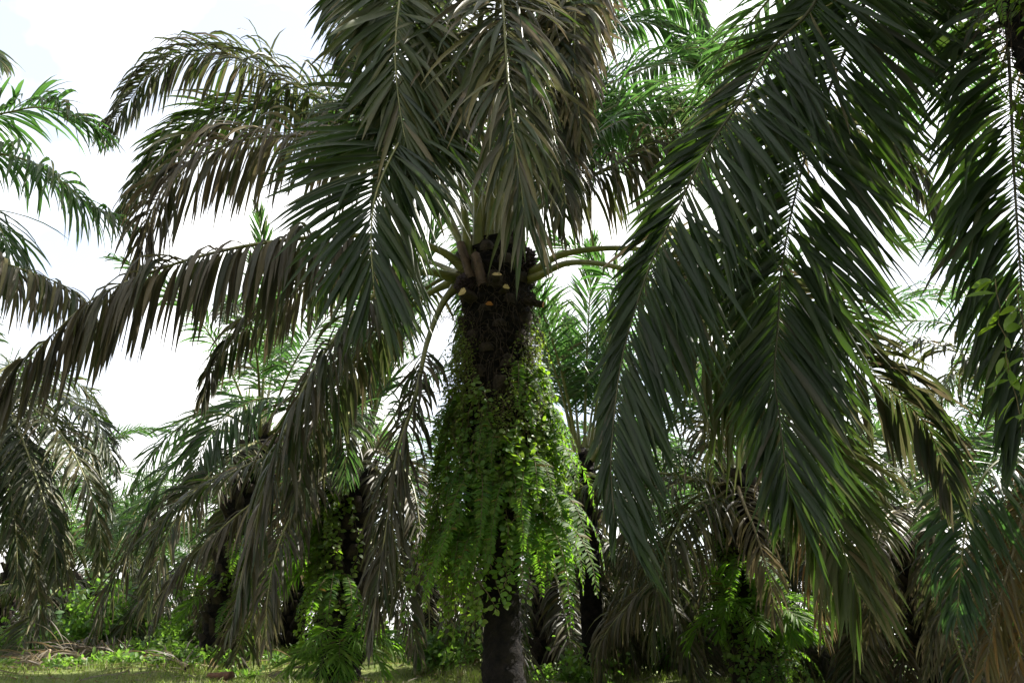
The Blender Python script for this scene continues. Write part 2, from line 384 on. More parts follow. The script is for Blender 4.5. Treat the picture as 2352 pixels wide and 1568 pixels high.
# ================================================================== the main palm
CR = at(1137, 610, 8.4); BS = np.array([-.08, 8.4, float(gh(0, 8.4)) - .2])
main = thing('oil_palm', 'large central oil palm, trunk bare and black below, wrapped in ferns and creepers above', 'palm tree', BS, 'oil palms of the plantation')
Hm = CR[2] - BS[2]
def fz(z): return (z - BS[2]) / Hm
mprof = [(0, .25), (fz(1.5), .20), (fz(2.2), .19), (fz(2.5), .30), (fz(3.2), .40), (fz(4.4), .40), (fz(5.0), .41), (fz(5.5), .46), (1, .36), (1.0001, .2)]
trunk(main, (0, 0, 0), CR - BS + np.array([0, 0, .25]), mprof, M_BARK, 90, fz(2.6), .17, 3)
fibres(main, (0, 0, 0), CR - BS, mprof, 1900, 2.6 - BS[2], Hm + .1, .12, .5, 5)
def c0(px, dz=0., dy=0.): p = at(px, 625, 8.3 + dy); p[2] += dz; return p
OLD = dict(sp=.031, w=.052, ll=.97, rr=.05)
def M(pts, **kw): return add(main, BS, pts, **{**OLD, **kw})
# left side
M([c0(1075), at(1010, 575, 8.1), at(900, 545, 7.95), at(720, 545, 7.75), at(485, 582, 7.5), at(246, 668, 7.25), at(110, 778, 7.05), at(-20, 905, 6.9)],
  f0=.22, droop=5.0, e=-30, ej=30, dry=.8, dj=.22, a0=80, a1=34, ll=1.12, tipk=.1, kink=.4, w=.066, sp=.034, tone=.3, label='long grey brown frond reaching left with a curtain of hanging leaflets')
M([c0(1080, .15), at(1010, 480, 8.2), at(900, 390, 8.15), at(790, 335, 8.1), at(703, 314, 8.0), at(560, 322, 7.9), at(430, 380, 7.8), at(350, 480, 7.7), at(306, 640, 7.6)],
  f0=.27, droop=2.9, e=-8, ej=30, dry=.85, dj=.25, a0=68, a1=26, ll=1.15, tone=.5, kink=.25, label='dry straw coloured frond arching left')
M([c0(1090, .3, .2), at(1020, 430, 8.8), at(930, 320, 9.1), at(850, 275, 9.3), at(750, 232, 9.5), at(640, 178, 9.6), at(520, 128, 9.7), at(420, 130, 9.7), at(345, 175, 9.7), at(290, 240, 9.7), at(240, 310, 9.7)],
  f0=.25, droop=2.8, e=8, ej=38, dry=.42, dj=.22, a0=74, a1=30, ll=1.12, tone=.15, kink=.35)
M([c0(1080, .1, .3), at(1000, 440, 9.2), at(880, 330, 9.9), at(750, 275, 10.4), at(600, 250, 10.8), at(450, 280, 11), at(370, 350, 11.1), at(285, 480, 11.2)],
  f0=.3, droop=1.8, e=5, ej=34, dry=.0, ll=1.15)
M([c0(1075, .1, -.1), at(1060, 430, 7.7), at(1020, 270, 7.0), at(975, 225, 6.4), at(925, 310, 5.9), at(880, 400, 5.65), at(858, 470, 5.55), at(852, 560, 5.5), at(858, 650, 5.45)],
  f0=.35, droop=.5, e=4, ej=12, dry=-.1, dj=.14, a0=64, a1=18, ll=1.35, w=.054, sp=.027, side=(-.95, -.3, 0), tipdry=.2, tone=.3, kink=.06, tipk=.1)
M([c0(1060, -.05, .2), at(980, 600, 9), at(860, 590, 9.4), at(760, 620, 9.6), at(668, 675, 9.8), at(570, 745, 9.9), at(500, 820, 10), at(462, 920, 10)],
  f0=.25, droop=2.8, e=-12, ej=28, dry=.55, dj=.3, ll=.9)
M([c0(1050, -.1), at(985, 625, 8.0), at(900, 650, 7.8), at(810, 725, 7.6), at(720, 850, 7.4), at(650, 1000, 7.3), at(600, 1150, 7.2), at(555, 1320, 7.2), at(535, 1430, 7.2)],
  f0=.25, droop=2.3, e=-10, ej=26, dry=.55, dj=.3, ll=.8, a0=64, a1=26, tone=.3)
M([c0(1050, -.2), at(1015, 700, 8.2), at(980, 790, 8.1), at(956, 905, 8.0), at(912, 1043, 7.9), at(889, 1200, 7.8), at(866, 1350, 7.8), at(850, 1470, 7.75)],
  f0=.24, droop=1.6, e=-4, ej=26, dry=.68, dj=.25, ll=.72, a0=60, a1=24, tone=.35, w=.048)
M([c0(1050, -.1, .3), at(960, 690, 9), at(850, 780, 9.5), at(760, 900, 9.8), at(700, 1040, 10), at(680, 1180, 10)],
  f0=.25, droop=2.2, e=-8, ej=24, dry=.4, dj=.3, ll=.85)
# centre, hanging towards the viewer
TW = lambda x, y, z: np.array([x, y, z])
M([c0(1120, .2, -.1), TW(-.2, 7.7, 7.2), TW(-.2, 6.9, 8.0), TW(-.15, 6.1, 8.0), at(1154, 0, 5.35), at(1168, 200, 5.0), at(1192, 390, 4.85), at(1205, 500, 4.8)],
  f0=.3, droop=1.0, e=14, ej=22, dry=.42, dj=.32, a0=54, a1=14, ll=1.15, w=.05, tipk=.15, aj=.16, side=(-1, -.05, 0), tone=.6, kink=.25, sp=.042, label='grey green frond hanging straight towards the viewer with a yellow midrib')
M([c0(1100, .2, -.1), TW(-.5, 7.6, 7.2), TW(-.9, 6.9, 7.9), at(945, -130, 6.4), at(918, 0, 6.1), at(908, 140, 5.95), at(925, 290, 5.85), at(955, 400, 5.8)],
  f0=.32, droop=.5, e=8, ej=16, dry=-.05, dj=.2, a0=48, a1=16, ll=1.35, w=.06, side=(-1, -.15, 0), tone=.85, tipdry=.9, kink=.12, tipk=.2)
M([c0(1150, .2, -.1), TW(.2, 7.6, 7.3), TW(.5, 6.8, 8.0), at(1330, -130, 6.1), at(1322, 20, 5.9), at(1320, 150, 5.75), at(1335, 300, 5.65)],
  f0=.32, droop=1.6, e=8, ej=24, dry=.6, dj=.3, a0=60, a1=18, ll=1.0, side=(-1, .15, 0), tone=.7, tipdry=.8, kink=.25)
M([c0(1110, .25, 0), TW(-.5, 8.0, 7.3), TW(-1.1, 7.5, 8.2), at(820, -150, 7.0), at(790, 20, 6.8), at(800, 160, 6.75)],
  f0=.3, droop=.9, e=8, ej=20, dry=.15, ll=1.0, side=(-1, -.3, 0), tone=.2)
M([c0(1130, .25, 0), TW(-.1, 7.9, 7.2), TW(.0, 7.2, 7.9), TW(.1, 6.5, 7.9), at(1230, 60, 6.0), at(1255, 230, 5.8), at(1290, 400, 5.75), at(1300, 470, 5.7)],
  f0=.32, droop=1.6, e=8, ej=24, dry=.5, dj=.25, ll=.95, side=(-1, 0, 0), tone=.2)
M([c0(1110, .25, 0), TW(-.35, 7.8, 7.2), TW(-.5, 7.2, 7.8), TW(-.55, 6.6, 7.7), at(1050, 80, 6.2), at(1035, 230, 6.1), at(1045, 380, 6.1)],
  f0=.32, droop=1.2, e=8, ej=24, dry=.3, dj=.25, ll=.95, side=(-1, 0, 0), tone=.8, tipdry=.7)
# right side
M([c0(1205, -.05), at(1230, 620, 8.1), at(1290, 585, 7.9), at(1400, 570, 7.7), at(1520, 580, 7.55), at(1650, 620, 7.4), at(1800, 700, 7.3), at(1930, 800, 7.25), at(2040, 890, 7.2), at(2130, 980, 7.2), at(2185, 1130, 7.2)],
  f0=.28, droop=1.7, e=-8, ej=26, dry=.45, dj=.25, ll=1.05, tone=.2, side=(.75, -.6, 0))
M([c0(1205, -.1), at(1235, 635, 8.0), at(1300, 605, 7.7), at(1390, 608, 7.4), at(1500, 645, 7.2), at(1620, 740, 7.0), at(1750, 900, 6.9), at(1854, 1050, 6.8), at(1915, 1204, 6.75), at(1975, 1370, 6.7)],
  f0=.3, droop=.9, e=0, ej=20, dry=.1, dj=.2, a0=58, ll=1.2, tone=.98, tj=.12, side=(.9, -.45, 0), tipk=.3, label='olive yellow frond bending down to the lower right')
M([c0(1175, .1, .1), at(1190, 540, 8.5), at(1225, 490, 8.6), at(1290, 440, 8.7), at(1400, 385, 8.8), at(1520, 320, 8.9), at(1640, 282, 9.0), at(1800, 262, 9.0), at(1958, 292, 8.9), at(2082, 372, 8.8), at(2170, 505, 8.7)],
  f0=.13, droop=3.0, e=-6, ej=30, dry=.55, dj=.25, ll=1.08, lbase=.85, tone=.35, kink=.3)
M([c0(1165, .2, .2), at(1190, 450, 8.8), at(1260, 320, 9.2), at(1380, 205, 9.6), at(1520, 145, 10), at(1640, 118, 10.3), at(1760, 130, 10.6), at(1860, 190, 10.8)],
  f0=.25, droop=1.5, e=14, ej=26, dry=-.1, ll=.9, mat=M_FAR, tone=.7)
M([c0(1160, .2, .2), at(1190, 430, 8.9), at(1250, 250, 9.4), at(1340, 110, 9.8), at(1450, 50, 10.1), at(1560, 90, 10.4), at(1640, 200, 10.6)],
  f0=.25, droop=1.7, e=10, ej=26, dry=-.1, ll=.9, mat=M_FAR, tone=.5)
M([c0(1165, .2, .25), at(1200, 470, 9.0), at(1280, 380, 9.6), at(1380, 310, 10.2), at(1500, 300, 10.7), at(1590, 360, 11), at(1650, 470, 11.2)],
  f0=.25, droop=1.8, e=8, ej=26, dry=.0, ll=.9, mat=M_FAR, tone=.5)
M([c0(1150, .25, .2), at(1170, 400, 8.8), at(1230, 150, 9.2), at(1330, -60, 9.5), at(1450, -140, 9.7), at(1560, -80, 9.8), at(1620, 60, 9.9)],
  f0=.25, droop=1.2, e=10, ej=26, dry=-.1, ll=.9, mat=M_FAR, tone=.6)
M([c0(1170, .2, .2), at(1215, 470, 8.7), at(1300, 330, 8.9), at(1420, 240, 9.1), at(1540, 225, 9.3), at(1640, 280, 9.5), at(1700, 380, 9.6)],
  f0=.22, droop=2.0, e=6, ej=30, dry=.0, ll=1.05, mat=M_FAR, tone=.6)
M([c0(1160, .25, .25), at(1195, 360, 9.0), at(1270, 150, 9.5), at(1390, -10, 10), at(1500, -30, 10.3), at(1590, 40, 10.6), at(1650, 150, 10.8)],
  f0=.22, droop=1.8, e=8, ej=30, dry=-.05, ll=1.05, mat=M_FAR, tone=.4)
M([c0(1150, .25, .3), at(1165, 420, 9.0), at(1230, 270, 9.5), at(1320, 215, 9.9), at(1400, 250, 10.2), at(1460, 340, 10.4)],
  f0=.22, droop=1.8, e=8, ej=30, dry=.0, ll=1.0, mat=M_FAR, tone=.7)
# upright and rear leaves
crown(main, CR - BS + np.array([0, .05, .25]), [('spear', 3), ('young', 7), ('mid', 8), ('old', 6)], .6, 1.0, 11, skip=[(150, 395, ('mid', 'old')), (0, 40, ('mid', 'old')), (185, 360, ('young',))])
# cut leaf stalks, sheath and fruit bunch at the crown
def stub(parent, b, p, d, w, h, L, mat, name, label=None):
    p = np.asarray(p, float) - b; d = nrm(np.asarray(d, float)); t = nrm(np.cross(d, (0, 0, 1))); u = np.cross(t, d)
    V = []
    for k, (f, q) in enumerate(((0, 1.25), (.5, 1.05), (.96, .98), (1, .9))):
        c = p + d * L * f
        for x, y in ((-1, -.5), (-.55, -1), (.55, -1), (1, -.5), (.35, .9), (-.35, .9)): V.append(c + (t * x * w + u * y * h) * q)
    Q = [[6 * k + a, 6 * k + (a + 1) % 6, 6 * k + 6 + (a + 1) % 6, 6 * k + 6 + a] for k in range(3) for a in range(6)]
    body = mesh_np(name, np.array(V), np.array(Q), M_BOOT if mat is not M_PINK else M_PINK, smooth=False)
    o = link(name, body, parent)
    if label: o['label'] = label
    if mat is not M_PINK:
        V2 = np.array(V[18:24]) + d * .004
        link('cut_face', mesh_np('cut_face', np.vstack([V2, V2.mean(0)[None] + d * .008]), np.array([[0, 1, 2, 6], [2, 3, 4, 6], [4, 5, 0, 6]]), mat, smooth=False), o)
stub(main, BS, at(1140, 655, 8.02), (.05, -.75, .45), .07, .045, .16, M_CUT, 'cut_stalk', 'cut leaf stalk with a pale yellow triangular face')
stub(main, BS, at(1152, 672, 8.05), (.3, -.8, .05), .05, .035, .16, M_CUT, 'cut_stalk')
stub(main, BS, at(1086, 684, 8.05), (-.55, -.65, .1), .075, .055, .18, M_CUT, 'cut_stalk')
stub(main, BS, at(1122, 700, 8.02), (.15, -.8, -.1),   .055, .028, .06, M_CUTO, 'cut_stalk', 'cut leaf stalk with a torn orange face')
stub(main, BS, at(1198, 690, 8.2), (.95, -.25, -.3), .05, .04, .28, M_CUTO, 'cut_stalk')
stub(main, BS, at(1112, 655, 8.0), (-.25, -.12, .9), .075, .05, .42, M_PINK, 'leaf_sheath')
stub(main, BS, at(1085, 640, 8.05), (-.3, -.1, .9), .06, .05, .5, M_PINK, 'leaf_sheath')
def fruit(parent, b, c, r, seed):
    r_ = np.random.default_rng(seed); ps = []; c = np.asarray(c, float) - b
    for k in range(230):
        z = 1 - 2 * (k + .5) / 230; a = k * 2.39996; q = math.sqrt(1 - z * z); dv = np.array([q * math.cos(a), q * math.sin(a), z])
        p = c + dv * np.array([r, r, r * 1.15]) * r_.uniform(.86, 1.06); s = r_.uniform(.014, .024)
        t = nrm(np.cross(dv, (.3, .2, .9))); u = np.cross(dv, t)
        V = np.array([p + t * s, p + u * s, p - t * s, p - u * s, p + dv * s * 2.2, p - dv * s * 2])
        ps.append((V, np.array([[0, 1, 4, 4], [1, 2, 4, 4], [2, 3, 4, 4], [3, 0, 4, 4], [1, 0, 5, 5], [2, 1, 5, 5], [3, 2, 5, 5], [0, 3, 5, 5]])))
    v, q = join(ps); q3 = np.vstack([q[:, :3]]); link('fruit_bunch', mesh_np('fruit_bunch', v, q3, M_FRUIT, smooth=False), parent)
fruit(main, BS, at(1203, 600, 8.15), .15, 3); fruit(main, BS, at(1175, 560, 8.2), .13, 4); fruit(main, BS, at(1068, 655, 8.1), .10, 5)

# ================================================================== near palm at the right edge
NB = np.array([4.25, 4.3, float(gh(4.25, 4.3)) - .2]); NC = np.array([4.1, 4.25, 7.4])
near = thing('oil_palm', 'near oil palm cut by the right edge, big dark fronds drooping into the picture', 'palm tree', NB, 'oil palms of the plantation')
nprof = [(0, .34), (.15, .3), (.75, .32), (.95, .36), (1, .25)]
trunk(near, (0, 0, 0), NC - NB, nprof, M_BARK, 0, seed=9); fibres(near, (0, 0, 0), NC - NB, nprof, 1100, 2.5, 7.3, .15, .5, 8)
def Nf(pts, **kw): return add(near, NB, pts, **{**dict(sp=.026, w=.05, ll=1.05, rr=.032, rmat=M_RACH_SHADE, dry=-.15, dj=.16, tipdry=.25, tone=.12, kink=.08), **kw})  # low dryness and tone put the near crown's shade into the leaf colour
Nf([NC + (-.25, .1, 0), TW(3.55, 4.45, 8.25), TW(3.1, 4.8, 7.9), at(1875, 0, 5.05), at(1776, 107, 5.2), at(1701, 232, 5.3), at(1626, 340, 5.35), at(1556, 476, 5.4), at(1502, 588, 5.4), at(1462, 700, 5.4), at(1427, 831, 5.4), at(1408, 980, 5.35), at(1403, 1080, 5.3), at(1412, 1200, 5.25)],
   f0=.2, droop=.4, e=0, ej=13, a0=64, a1=26, side=(.93, -.35, 0), ll=1.35, tipk=.3, asym=(.5, .3), label='dark drooping frond seen from below, left of two')
Nf([NC + (-.2, .2, 0), TW(3.75, 4.6, 8.1), TW(3.45, 4.9, 7.7), at(1987, 0, 5.3), at(1950, 95, 5.4), at(1875, 281, 5.6), at(1825, 456, 5.7), at(1795, 621, 5.75), at(1786, 760, 5.75), at(1779, 860, 5.7), at(1790, 960, 5.65), at(1812, 1130, 5.6)],
   f0=.2, droop=.35, e=0, ej=12, a0=62, a1=24, side=(.95, -.3, 0), ll=1.45, w=.056, tipk=.3, asym=(.72, .04), label='dark drooping frond seen from below, right of two')
Nf([NC + (.1, .25, 0), TW(4.35, 4.8, 8.2), TW(4.65, 5.1, 7.9), at(2300, -60, 5.2), at(2318, 150, 5.1), at(2328, 381, 5.05), at(2338, 538, 5.0), at(2348, 700, 5.0), at(2350, 850, 5.0), at(2346, 1000, 5.0)],
   f0=.25, droop=.9, e=0, ej=16, a0=62, a1=22, side=(.95, -.25, 0), ll=1.2)
crown(near, NC - NB, [('spear', 3), ('young', 10), ('mid', 13), ('old', 8)], .3, 1.05, 21, skip=[(70, 290, ('old',)), (115, 168, ('mid', 'young'))])

# ================================================================== left palm beyond the frame
p5, b5 = palm('tall oil palm beyond the left edge, bright backlit fronds reaching into the upper left', at(-380, 470, 8.6),
              [('spear', 2), ('young', 5), ('mid', 7), ('old', 5), ('low', 4)], seed=31, az0=1.0, skip=[(275, 360), (0, 95)])
def L5(pts, **kw): return add(p5, b5, pts, **{**dict(sp=.036, w=.056, ll=1.0, mat=M_FAR, dry=-.05, dj=.12, tone=.6), **kw})
c5 = at(-380, 470, 8.6)
L5([c5 + (.2, 0, .1), at(-230, 330, 8.8), at(-100, 275, 9), at(0, 262, 9.1), at(88, 247, 9.2), at(176, 268, 9.2), at(250, 312, 9.3)], f0=.3, droop=1.3, e=16, ej=28)
L5([c5 + (.2, 0, 0), at(-200, 385, 8.5), at(-60, 350, 8.6), at(60, 368, 8.7), at(140, 415, 8.7), at(200, 465, 8.8), at(305, 515, 8.8)], f0=.3, droop=2.0, e=6, ej=28, ll=.95)
L5([c5 + (.2, 0, 0), at(-200, 440, 8.3), at(-100, 450, 8.3), at(-20, 500, 8.3), at(15, 560, 8.3), at(25, 640, 8.3)], f0=.3, droop=1.2, e=6)
L5([c5 + (.2, 0, -.1), at(-200, 545, 8.1), at(-60, 580, 8.1), at(60, 622, 8.1), at(130, 648, 8.1), at(185, 680, 8.1), at(225, 740, 8.1)], f0=.25, droop=4, e=-20, ej=30, mat=M_LEAF, dry=.6, dj=.25, w=.055)
L5([c5 + (.2, 0, .2), at(-260, 200, 8.8), at(-150, 90, 8.9), at(-60, 85, 9), at(0, 140, 9)], f0=.3, droop=1.2, e=10, dry=.3)

# ================================================================== lower left palm
p6, b6 = palm('oil palm at the left edge with dense dark drooping fronds', at(-40, 905, 14.5),
              [('spear', 1), ('young', 5), ('mid', 7), ('old', 8), ('low', 7)], seed=41, az0=.4, scale=.95, skip=[(285, 360, ('young', 'mid', 'old')), (0, 75)])
def L6(pts, **kw): return add(p6, b6, pts, **{**dict(sp=.042, w=.05, ll=.82, seg=5, dry=.2, dj=.25, tone=.35), **kw})
c6 = at(-40, 905, 14.5)
L6([c6, at(20, 860, 14), at(100, 890, 13.8), at(180, 930, 13.6), at(235, 990, 13.5), at(268, 1085, 13.5)], f0=.25, droop=0.99, e=8, dry=0.06)
L6([c6, at(10, 880, 13.8), at(80, 940, 13.3), at(150, 1010, 13), at(200, 1110, 12.8), at(230, 1220, 12.8), at(228, 1310, 12.8)], f0=.25, droop=1.24, e=0, dry=0.22, tone=.9)
L6([c6, at(0, 900, 13.5), at(40, 980, 13), at(85, 1100, 12.6), at(120, 1220, 12.5), at(130, 1330, 12.5)], f0=.22, droop=1.61, e=-6, dry=0.33, tone=.2)
L6([c6, at(20, 870, 14.5), at(120, 900, 14.6), at(200, 960, 14.7), at(250, 1060, 14.8)], f0=.25, droop=0.99, e=8, dry=0.08)
L6([c6, at(30, 900, 14.6), at(130, 950, 14.8), at(215, 1050, 14.9), at(256, 1180, 15)], f0=.25, droop=1.2, e=4, dry=.1)
L6([c6, at(0, 930, 14), at(70, 1040, 14), at(130, 1180, 14), at(160, 1330, 14)], f0=.22, droop=1.4, e=0, dry=.3, tone=.8)
L6([c6, at(20, 840, 15), at(110, 850, 15.2), at(190, 890, 15.3), at(245, 960, 15.4)], f0=.25, droop=1.0, e=6, dry=.05)
L6([c6, at(-20, 980, 13.6), at(50, 1150, 13.4), at(85, 1330, 13.4), at(92, 1440, 13.4)], f0=.2, droop=1.4, dry=.4)
L6([c6, at(-20, 960, 13.5), at(10, 1060, 13), at(35, 1200, 12.8), at(40, 1330, 12.8)], f0=.2, droop=1.24, dry=0.17)

# ================================================================== palm with the thick scaly base, left of centre
p8, b8 = palm('oil palm with thick scaly trunk base, left of centre on the grass bank', at(600, 1010, 15.5),
              [('spear', 2), ('young', 5), ('mid', 6), ('old', 6), ('low', 5)], base_dx=-.35, rad=.33, boots=110, seed=51, az0=2.2, boot_z0=.02, skip=[(250, 290, ('old', 'low')), (110, 220, ('young', 'spear', 'mid'))])
def L8(pts, **kw): return add(p8, b8, pts, **{**dict(sp=.042, w=.048, ll=.78, seg=5, dry=.1, dj=.15, tone=.4), **kw})
c8 = at(600, 1010, 15.5)
L8([c8, at(690, 940, 14.6), at(640, 915, 14), at(575, 922, 13.6), at(510, 965, 13.3), at(465, 1030, 13.1), at(440, 1110, 13)], f0=.3, droop=0.74, e=-10, ej=14, ll=1.15, w=.06, mat=M_FAR)
L8([c8, at(540, 960, 15.2), at(470, 950, 15), at(400, 990, 15), at(345, 1050, 15), at(305, 1120, 15)], f0=.25, droop=0.81, e=5, mat=M_FAR)
L8([c8, at(530, 990, 14.8), at(460, 1000, 14.5), at(390, 1080, 14.4), at(340, 1170, 14.4), at(315, 1260, 14.4)], f0=.25, droop=0.87, e=5, mat=M_FAR)
L8([c8, at(560, 1030, 14), at(480, 1090, 13), at(410, 1180, 12.6), at(360, 1290, 12.4), at(335, 1400, 12.4)], f0=.2, droop=1.36, e=0, dry=.5, dj=.25)

# ================================================================== fern-hung palm just left of the main trunk
p2, b2 = palm('oil palm with fern hung dark trunk close behind the central palm, on its left', at(806, 1085, 11.8),
              [('spear', 3), ('young', 5), ('mid', 5), ('old', 4), ('low', 4)], base_dx=.05, rad=.30, boots=90, seed=61, az0=.9, skip=[(120, 224, ('young', 'mid')), (225, 315, ('mid', 'old', 'low', 'young'))])
def L2(pts, **kw): return add(p2, b2, pts, **{**dict(sp=.038, w=.042, ll=.72, seg=5, dry=.6, dj=.25, tone=.3), **kw})
c2 = at(806, 1085, 11.8)
L2([c2, at(760, 1040, 11.4), at(690, 1030, 11.1), at(586, 1060, 10.8), at(430, 1140, 10.5), at(371, 1205, 10.4), at(325, 1310, 10.4)], f0=.2, droop=1.36, e=0, dry=.35)
L2([c2, at(740, 1075, 11.2), at(660, 1105, 10.8), at(566, 1165, 10.5), at(480, 1240, 10.3), at(400, 1320, 10.2), at(352, 1420, 10.2)], f0=.2, droop=1.86, e=-12, dry=.7)
L2([c2, at(750, 1090, 11), at(690, 1150, 10.6), at(640, 1250, 10.3), at(615, 1370, 10.2), at(610, 1480, 10.2)], f0=.18, droop=1.49, e=-5, dry=.75)
L2([c2, at(800, 1000, 11.3), at(805, 950, 10.9), at(795, 960, 10.5), at(795, 1020, 10.3), at(792, 1100, 10.3)], f0=.3, droop=0.99, e=10, dry=.2, mat=M_FAR, side=(-1, 0, 0))
L2([c2, at(850, 1040, 11.4), at(900, 1050, 11), at(945, 1110, 10.7), at(965, 1220, 10.5), at(970, 1340, 10.5)], f0=.2, droop=1.36, dry=.7)
L2([c2, at(845, 1060, 11.2), at(890, 1120, 10.8), at(905, 1240, 10.5), at(935, 1380, 10.4), at(960, 1500, 10.4)], f0=.2, droop=1.24, dry=.6)
L2([c2, at(760, 1075, 12), at(700, 1090, 12.2), at(650, 1160, 12.4), at(630, 1280, 12.5)], f0=.15, droop=1.36, mat=M_DEAD, dry=.9, rmat=M_RACHD)

# ================================================================== right of centre palm with bright fern tufts
p9, b9 = palm('oil palm right of centre whose trunk carries bright green fern tufts low down', at(1690, 1105, 12.2),
              [('spear', 3), ('young', 6), ('mid', 6), ('old', 5), ('low', 3)], rad=.32, boots=90, seed=71, az0=.2, skip=[(235, 315, ('mid', 'old', 'low'))])
def L9(pts, **kw): return add(p9, b9, pts, **{**dict(sp=.05, w=.045, ll=.8, seg=5, dry=.7, dj=.2, tone=.6), **kw})
c9 = at(1690, 1105, 12.2)
L9([c9, at(1697, 1125, 11.7), at(1712, 1165, 11.4), at(1735, 1220, 11.2), at(1760, 1300, 11.1), at(1772, 1360, 11.1), at(1782, 1420, 11.1)], f0=.1, droop=1.8, e=8, ej=30, dry=.95, tone=.7, ll=.7, rmat=M_RACHD, side=(-1, -.1, 0), label='straw brown dead frond hanging down the trunk')
L9([c9, at(1650, 1140, 11.8), at(1600, 1160, 11.5), at(1545, 1230, 11.2), at(1510, 1350, 11), at(1495, 1480, 11)], f0=.2, droop=2.4, e=-5, dry=.35, ll=.95)
L9([c9, at(1650, 1110, 11.8), at(1590, 1100, 11.5), at(1520, 1130, 11.3), at(1470, 1200, 11.2), at(1430, 1300, 11.2)], f0=.2, droop=2.2, dry=.55, ll=.9)
L9([c9, at(1640, 1180, 11.6), at(1560, 1280, 11.4), at(1480, 1350, 11.3), at(1400, 1440, 11.2), at(1370, 1500, 11.2)], f0=.2, droop=2.4, e=0, dry=.75, ll=.85)
L9([c9, at(1740, 1110, 11.8), at(1800, 1130, 11.4), at(1850, 1220, 11.2), at(1880, 1340, 11.1), at(1890, 1460, 11.1)], f0=.2, droop=2.2, dry=.75, mat=M_DEAD, tone=.7)
L9([c9, at(1660, 1060, 11.8), at(1640, 990, 11.4), at(1628, 960, 11), at(1625, 1000, 10.8), at(1640, 1080, 10.7)], f0=.3, droop=1.4, dry=.6, side=(-1, 0, 0), ll=.7)

# ================================================================== right palm beyond the edge
p10, b10 = palm('oil palm at the right edge with one blue green glossy frond', at(2440, 1010, 9.6),
                [('spear', 2), ('young', 5), ('mid', 5), ('old', 4)], seed=81, az0=.6, skip=[(140, 300, ('mid', 'old', 'young'))])
def L10(pts, **kw): return add(p10, b10, pts, **{**dict(sp=.05, w=.05, ll=.85, seg=6, dry=.1, dj=.12, tone=.3), **kw})
c10 = at(2440, 1010, 9.6)
L10([c10, at(2400, 1000, 9.3), at(2340, 1030, 9.0), at(2270, 1080, 8.8), at(2228, 1165, 8.7), at(2210, 1270, 8.6), at(2203, 1350, 8.6), at(2198, 1415, 8.6)], f0=.12, droop=1.0, e=12, ej=18, mat=M_FAR, side=(-.9, .3, 0), dry=.0, tone=.3, sp=.036, ll=1.0, label='glossy blue green frond hanging at the right edge')
L10([c10, at(2420, 950, 9.8), at(2330, 890, 10), at(2240, 830, 10.1), at(2147, 790, 10.2), at(2070, 785, 10.2), at(2000, 800, 10.2)], f0=.12, droop=2.2, e=5, dry=.4, ll=.8)
L10([c10, at(2400, 1060, 9.2), at(2360, 1150, 8.9), at(2330, 1260, 8.8), at(2290, 1400, 8.7), at(2260, 1540, 8.7)], f0=.12, droop=1.4, e=4, mat=M_DEAD, dry=.65, dj=.3, tone=.75, sp=.036, w=.036, rmat=M_RACHD, ll=.95, label='orange brown dead frond at the right edge')
L10([c10, at(2390, 1100, 9.4), at(2300, 1180, 9.6), at(2220, 1290, 9.8), at(2160, 1420, 9.9), at(2120, 1560, 9.9)], f0=.12, droop=2.2, mat=M_LEAF, dry=.7, tone=.35, rmat=M_RACHD)
L10([c10, at(2420, 1080, 9.0), at(2390, 1200, 8.8), at(2370, 1350, 8.7), at(2340, 1500, 8.7), at(2330, 1620, 8.7)], f0=.12, droop=1.6, mat=M_DEAD, dry=.8, tone=.75, rmat=M_RACHD)

# ================================================================== palms further back
p12, b12 = palm('oil palm with many brown and orange dead fronds at the lower right', at(2085, 1195, 14),
                [('young', 4), ('mid', 7), ('old', 8), ('low', 8), ('dead', 6)], seed=91, az0=.1)
p13, b13 = palm('oil palm with bare dark trunk and pale upright fronds directly right behind the central palm', at(1338, 1060, 15),
                [('spear', 8), ('young', 10), ('mid', 6), ('old', 3), ('low', 4)], base_dx=.1, rad=.2, boots=20, seed=101, az0=.7, boot_z0=.6)
for pts in ([(2085, 1195, 14), (2050, 1175, 13.2), (2020, 1225, 12.5), (2002, 1340, 12.2), (1996, 1460, 12.2)], [(2085, 1195, 14), (2120, 1165, 13.2), (2142, 1220, 12.6), (2152, 1340, 12.3), (2146, 1490, 12.2)],):
    dd_ = pts[1][0] == 2050
    add(p12, b12, [at(*p) for p in pts], f0=.08, sp=.04, w=.042, ll=.75, seg=5, droop=1.4, e=0, dry=.8 if dd_ else .5, dj=.3, mat=M_LEAF, rmat=M_RACHD, tone=.75 if dd_ else .45)
palm('oil palm far behind the right edge with a light green frond against the white sky', at(2420, 840, 17), [('spear', 1), ('young', 5), ('mid', 7), ('old', 6), ('low', 4)], seed=111, az0=2.5)
palm('small leaning oil palm with brown skirt of fronds behind the shrub at lower left', at(219, 1345, 21), [('spear', 2), ('young', 3), ('mid', 4), ('old', 7), ('low', 7), ('dead', 3)], base_dx=-1.6, rad=.4, boots=70, seed=121, az0=.3)
palm('oil palm with low brown fronds between the central palm and the fern tufted palm', at(1560, 1265, 19), [('young', 5), ('mid', 6), ('old', 8), ('low', 8)], seed=131, az0=1.3)
palm('oil palm standing far back, crown seen in the sky gap left of the scaly trunk', at(310, 1340, 36), [('spear', 2), ('young', 7), ('mid', 7), ('old', 6), ('low', 5)], seed=141, az0=.5, scale=1.)
palm('oil palm in the back row hidden left behind the dark drooping left fronds', at(60, 1200, 24), [('young', 6), ('mid', 7), ('old', 7), ('low', 6)], seed=151, az0=.9)
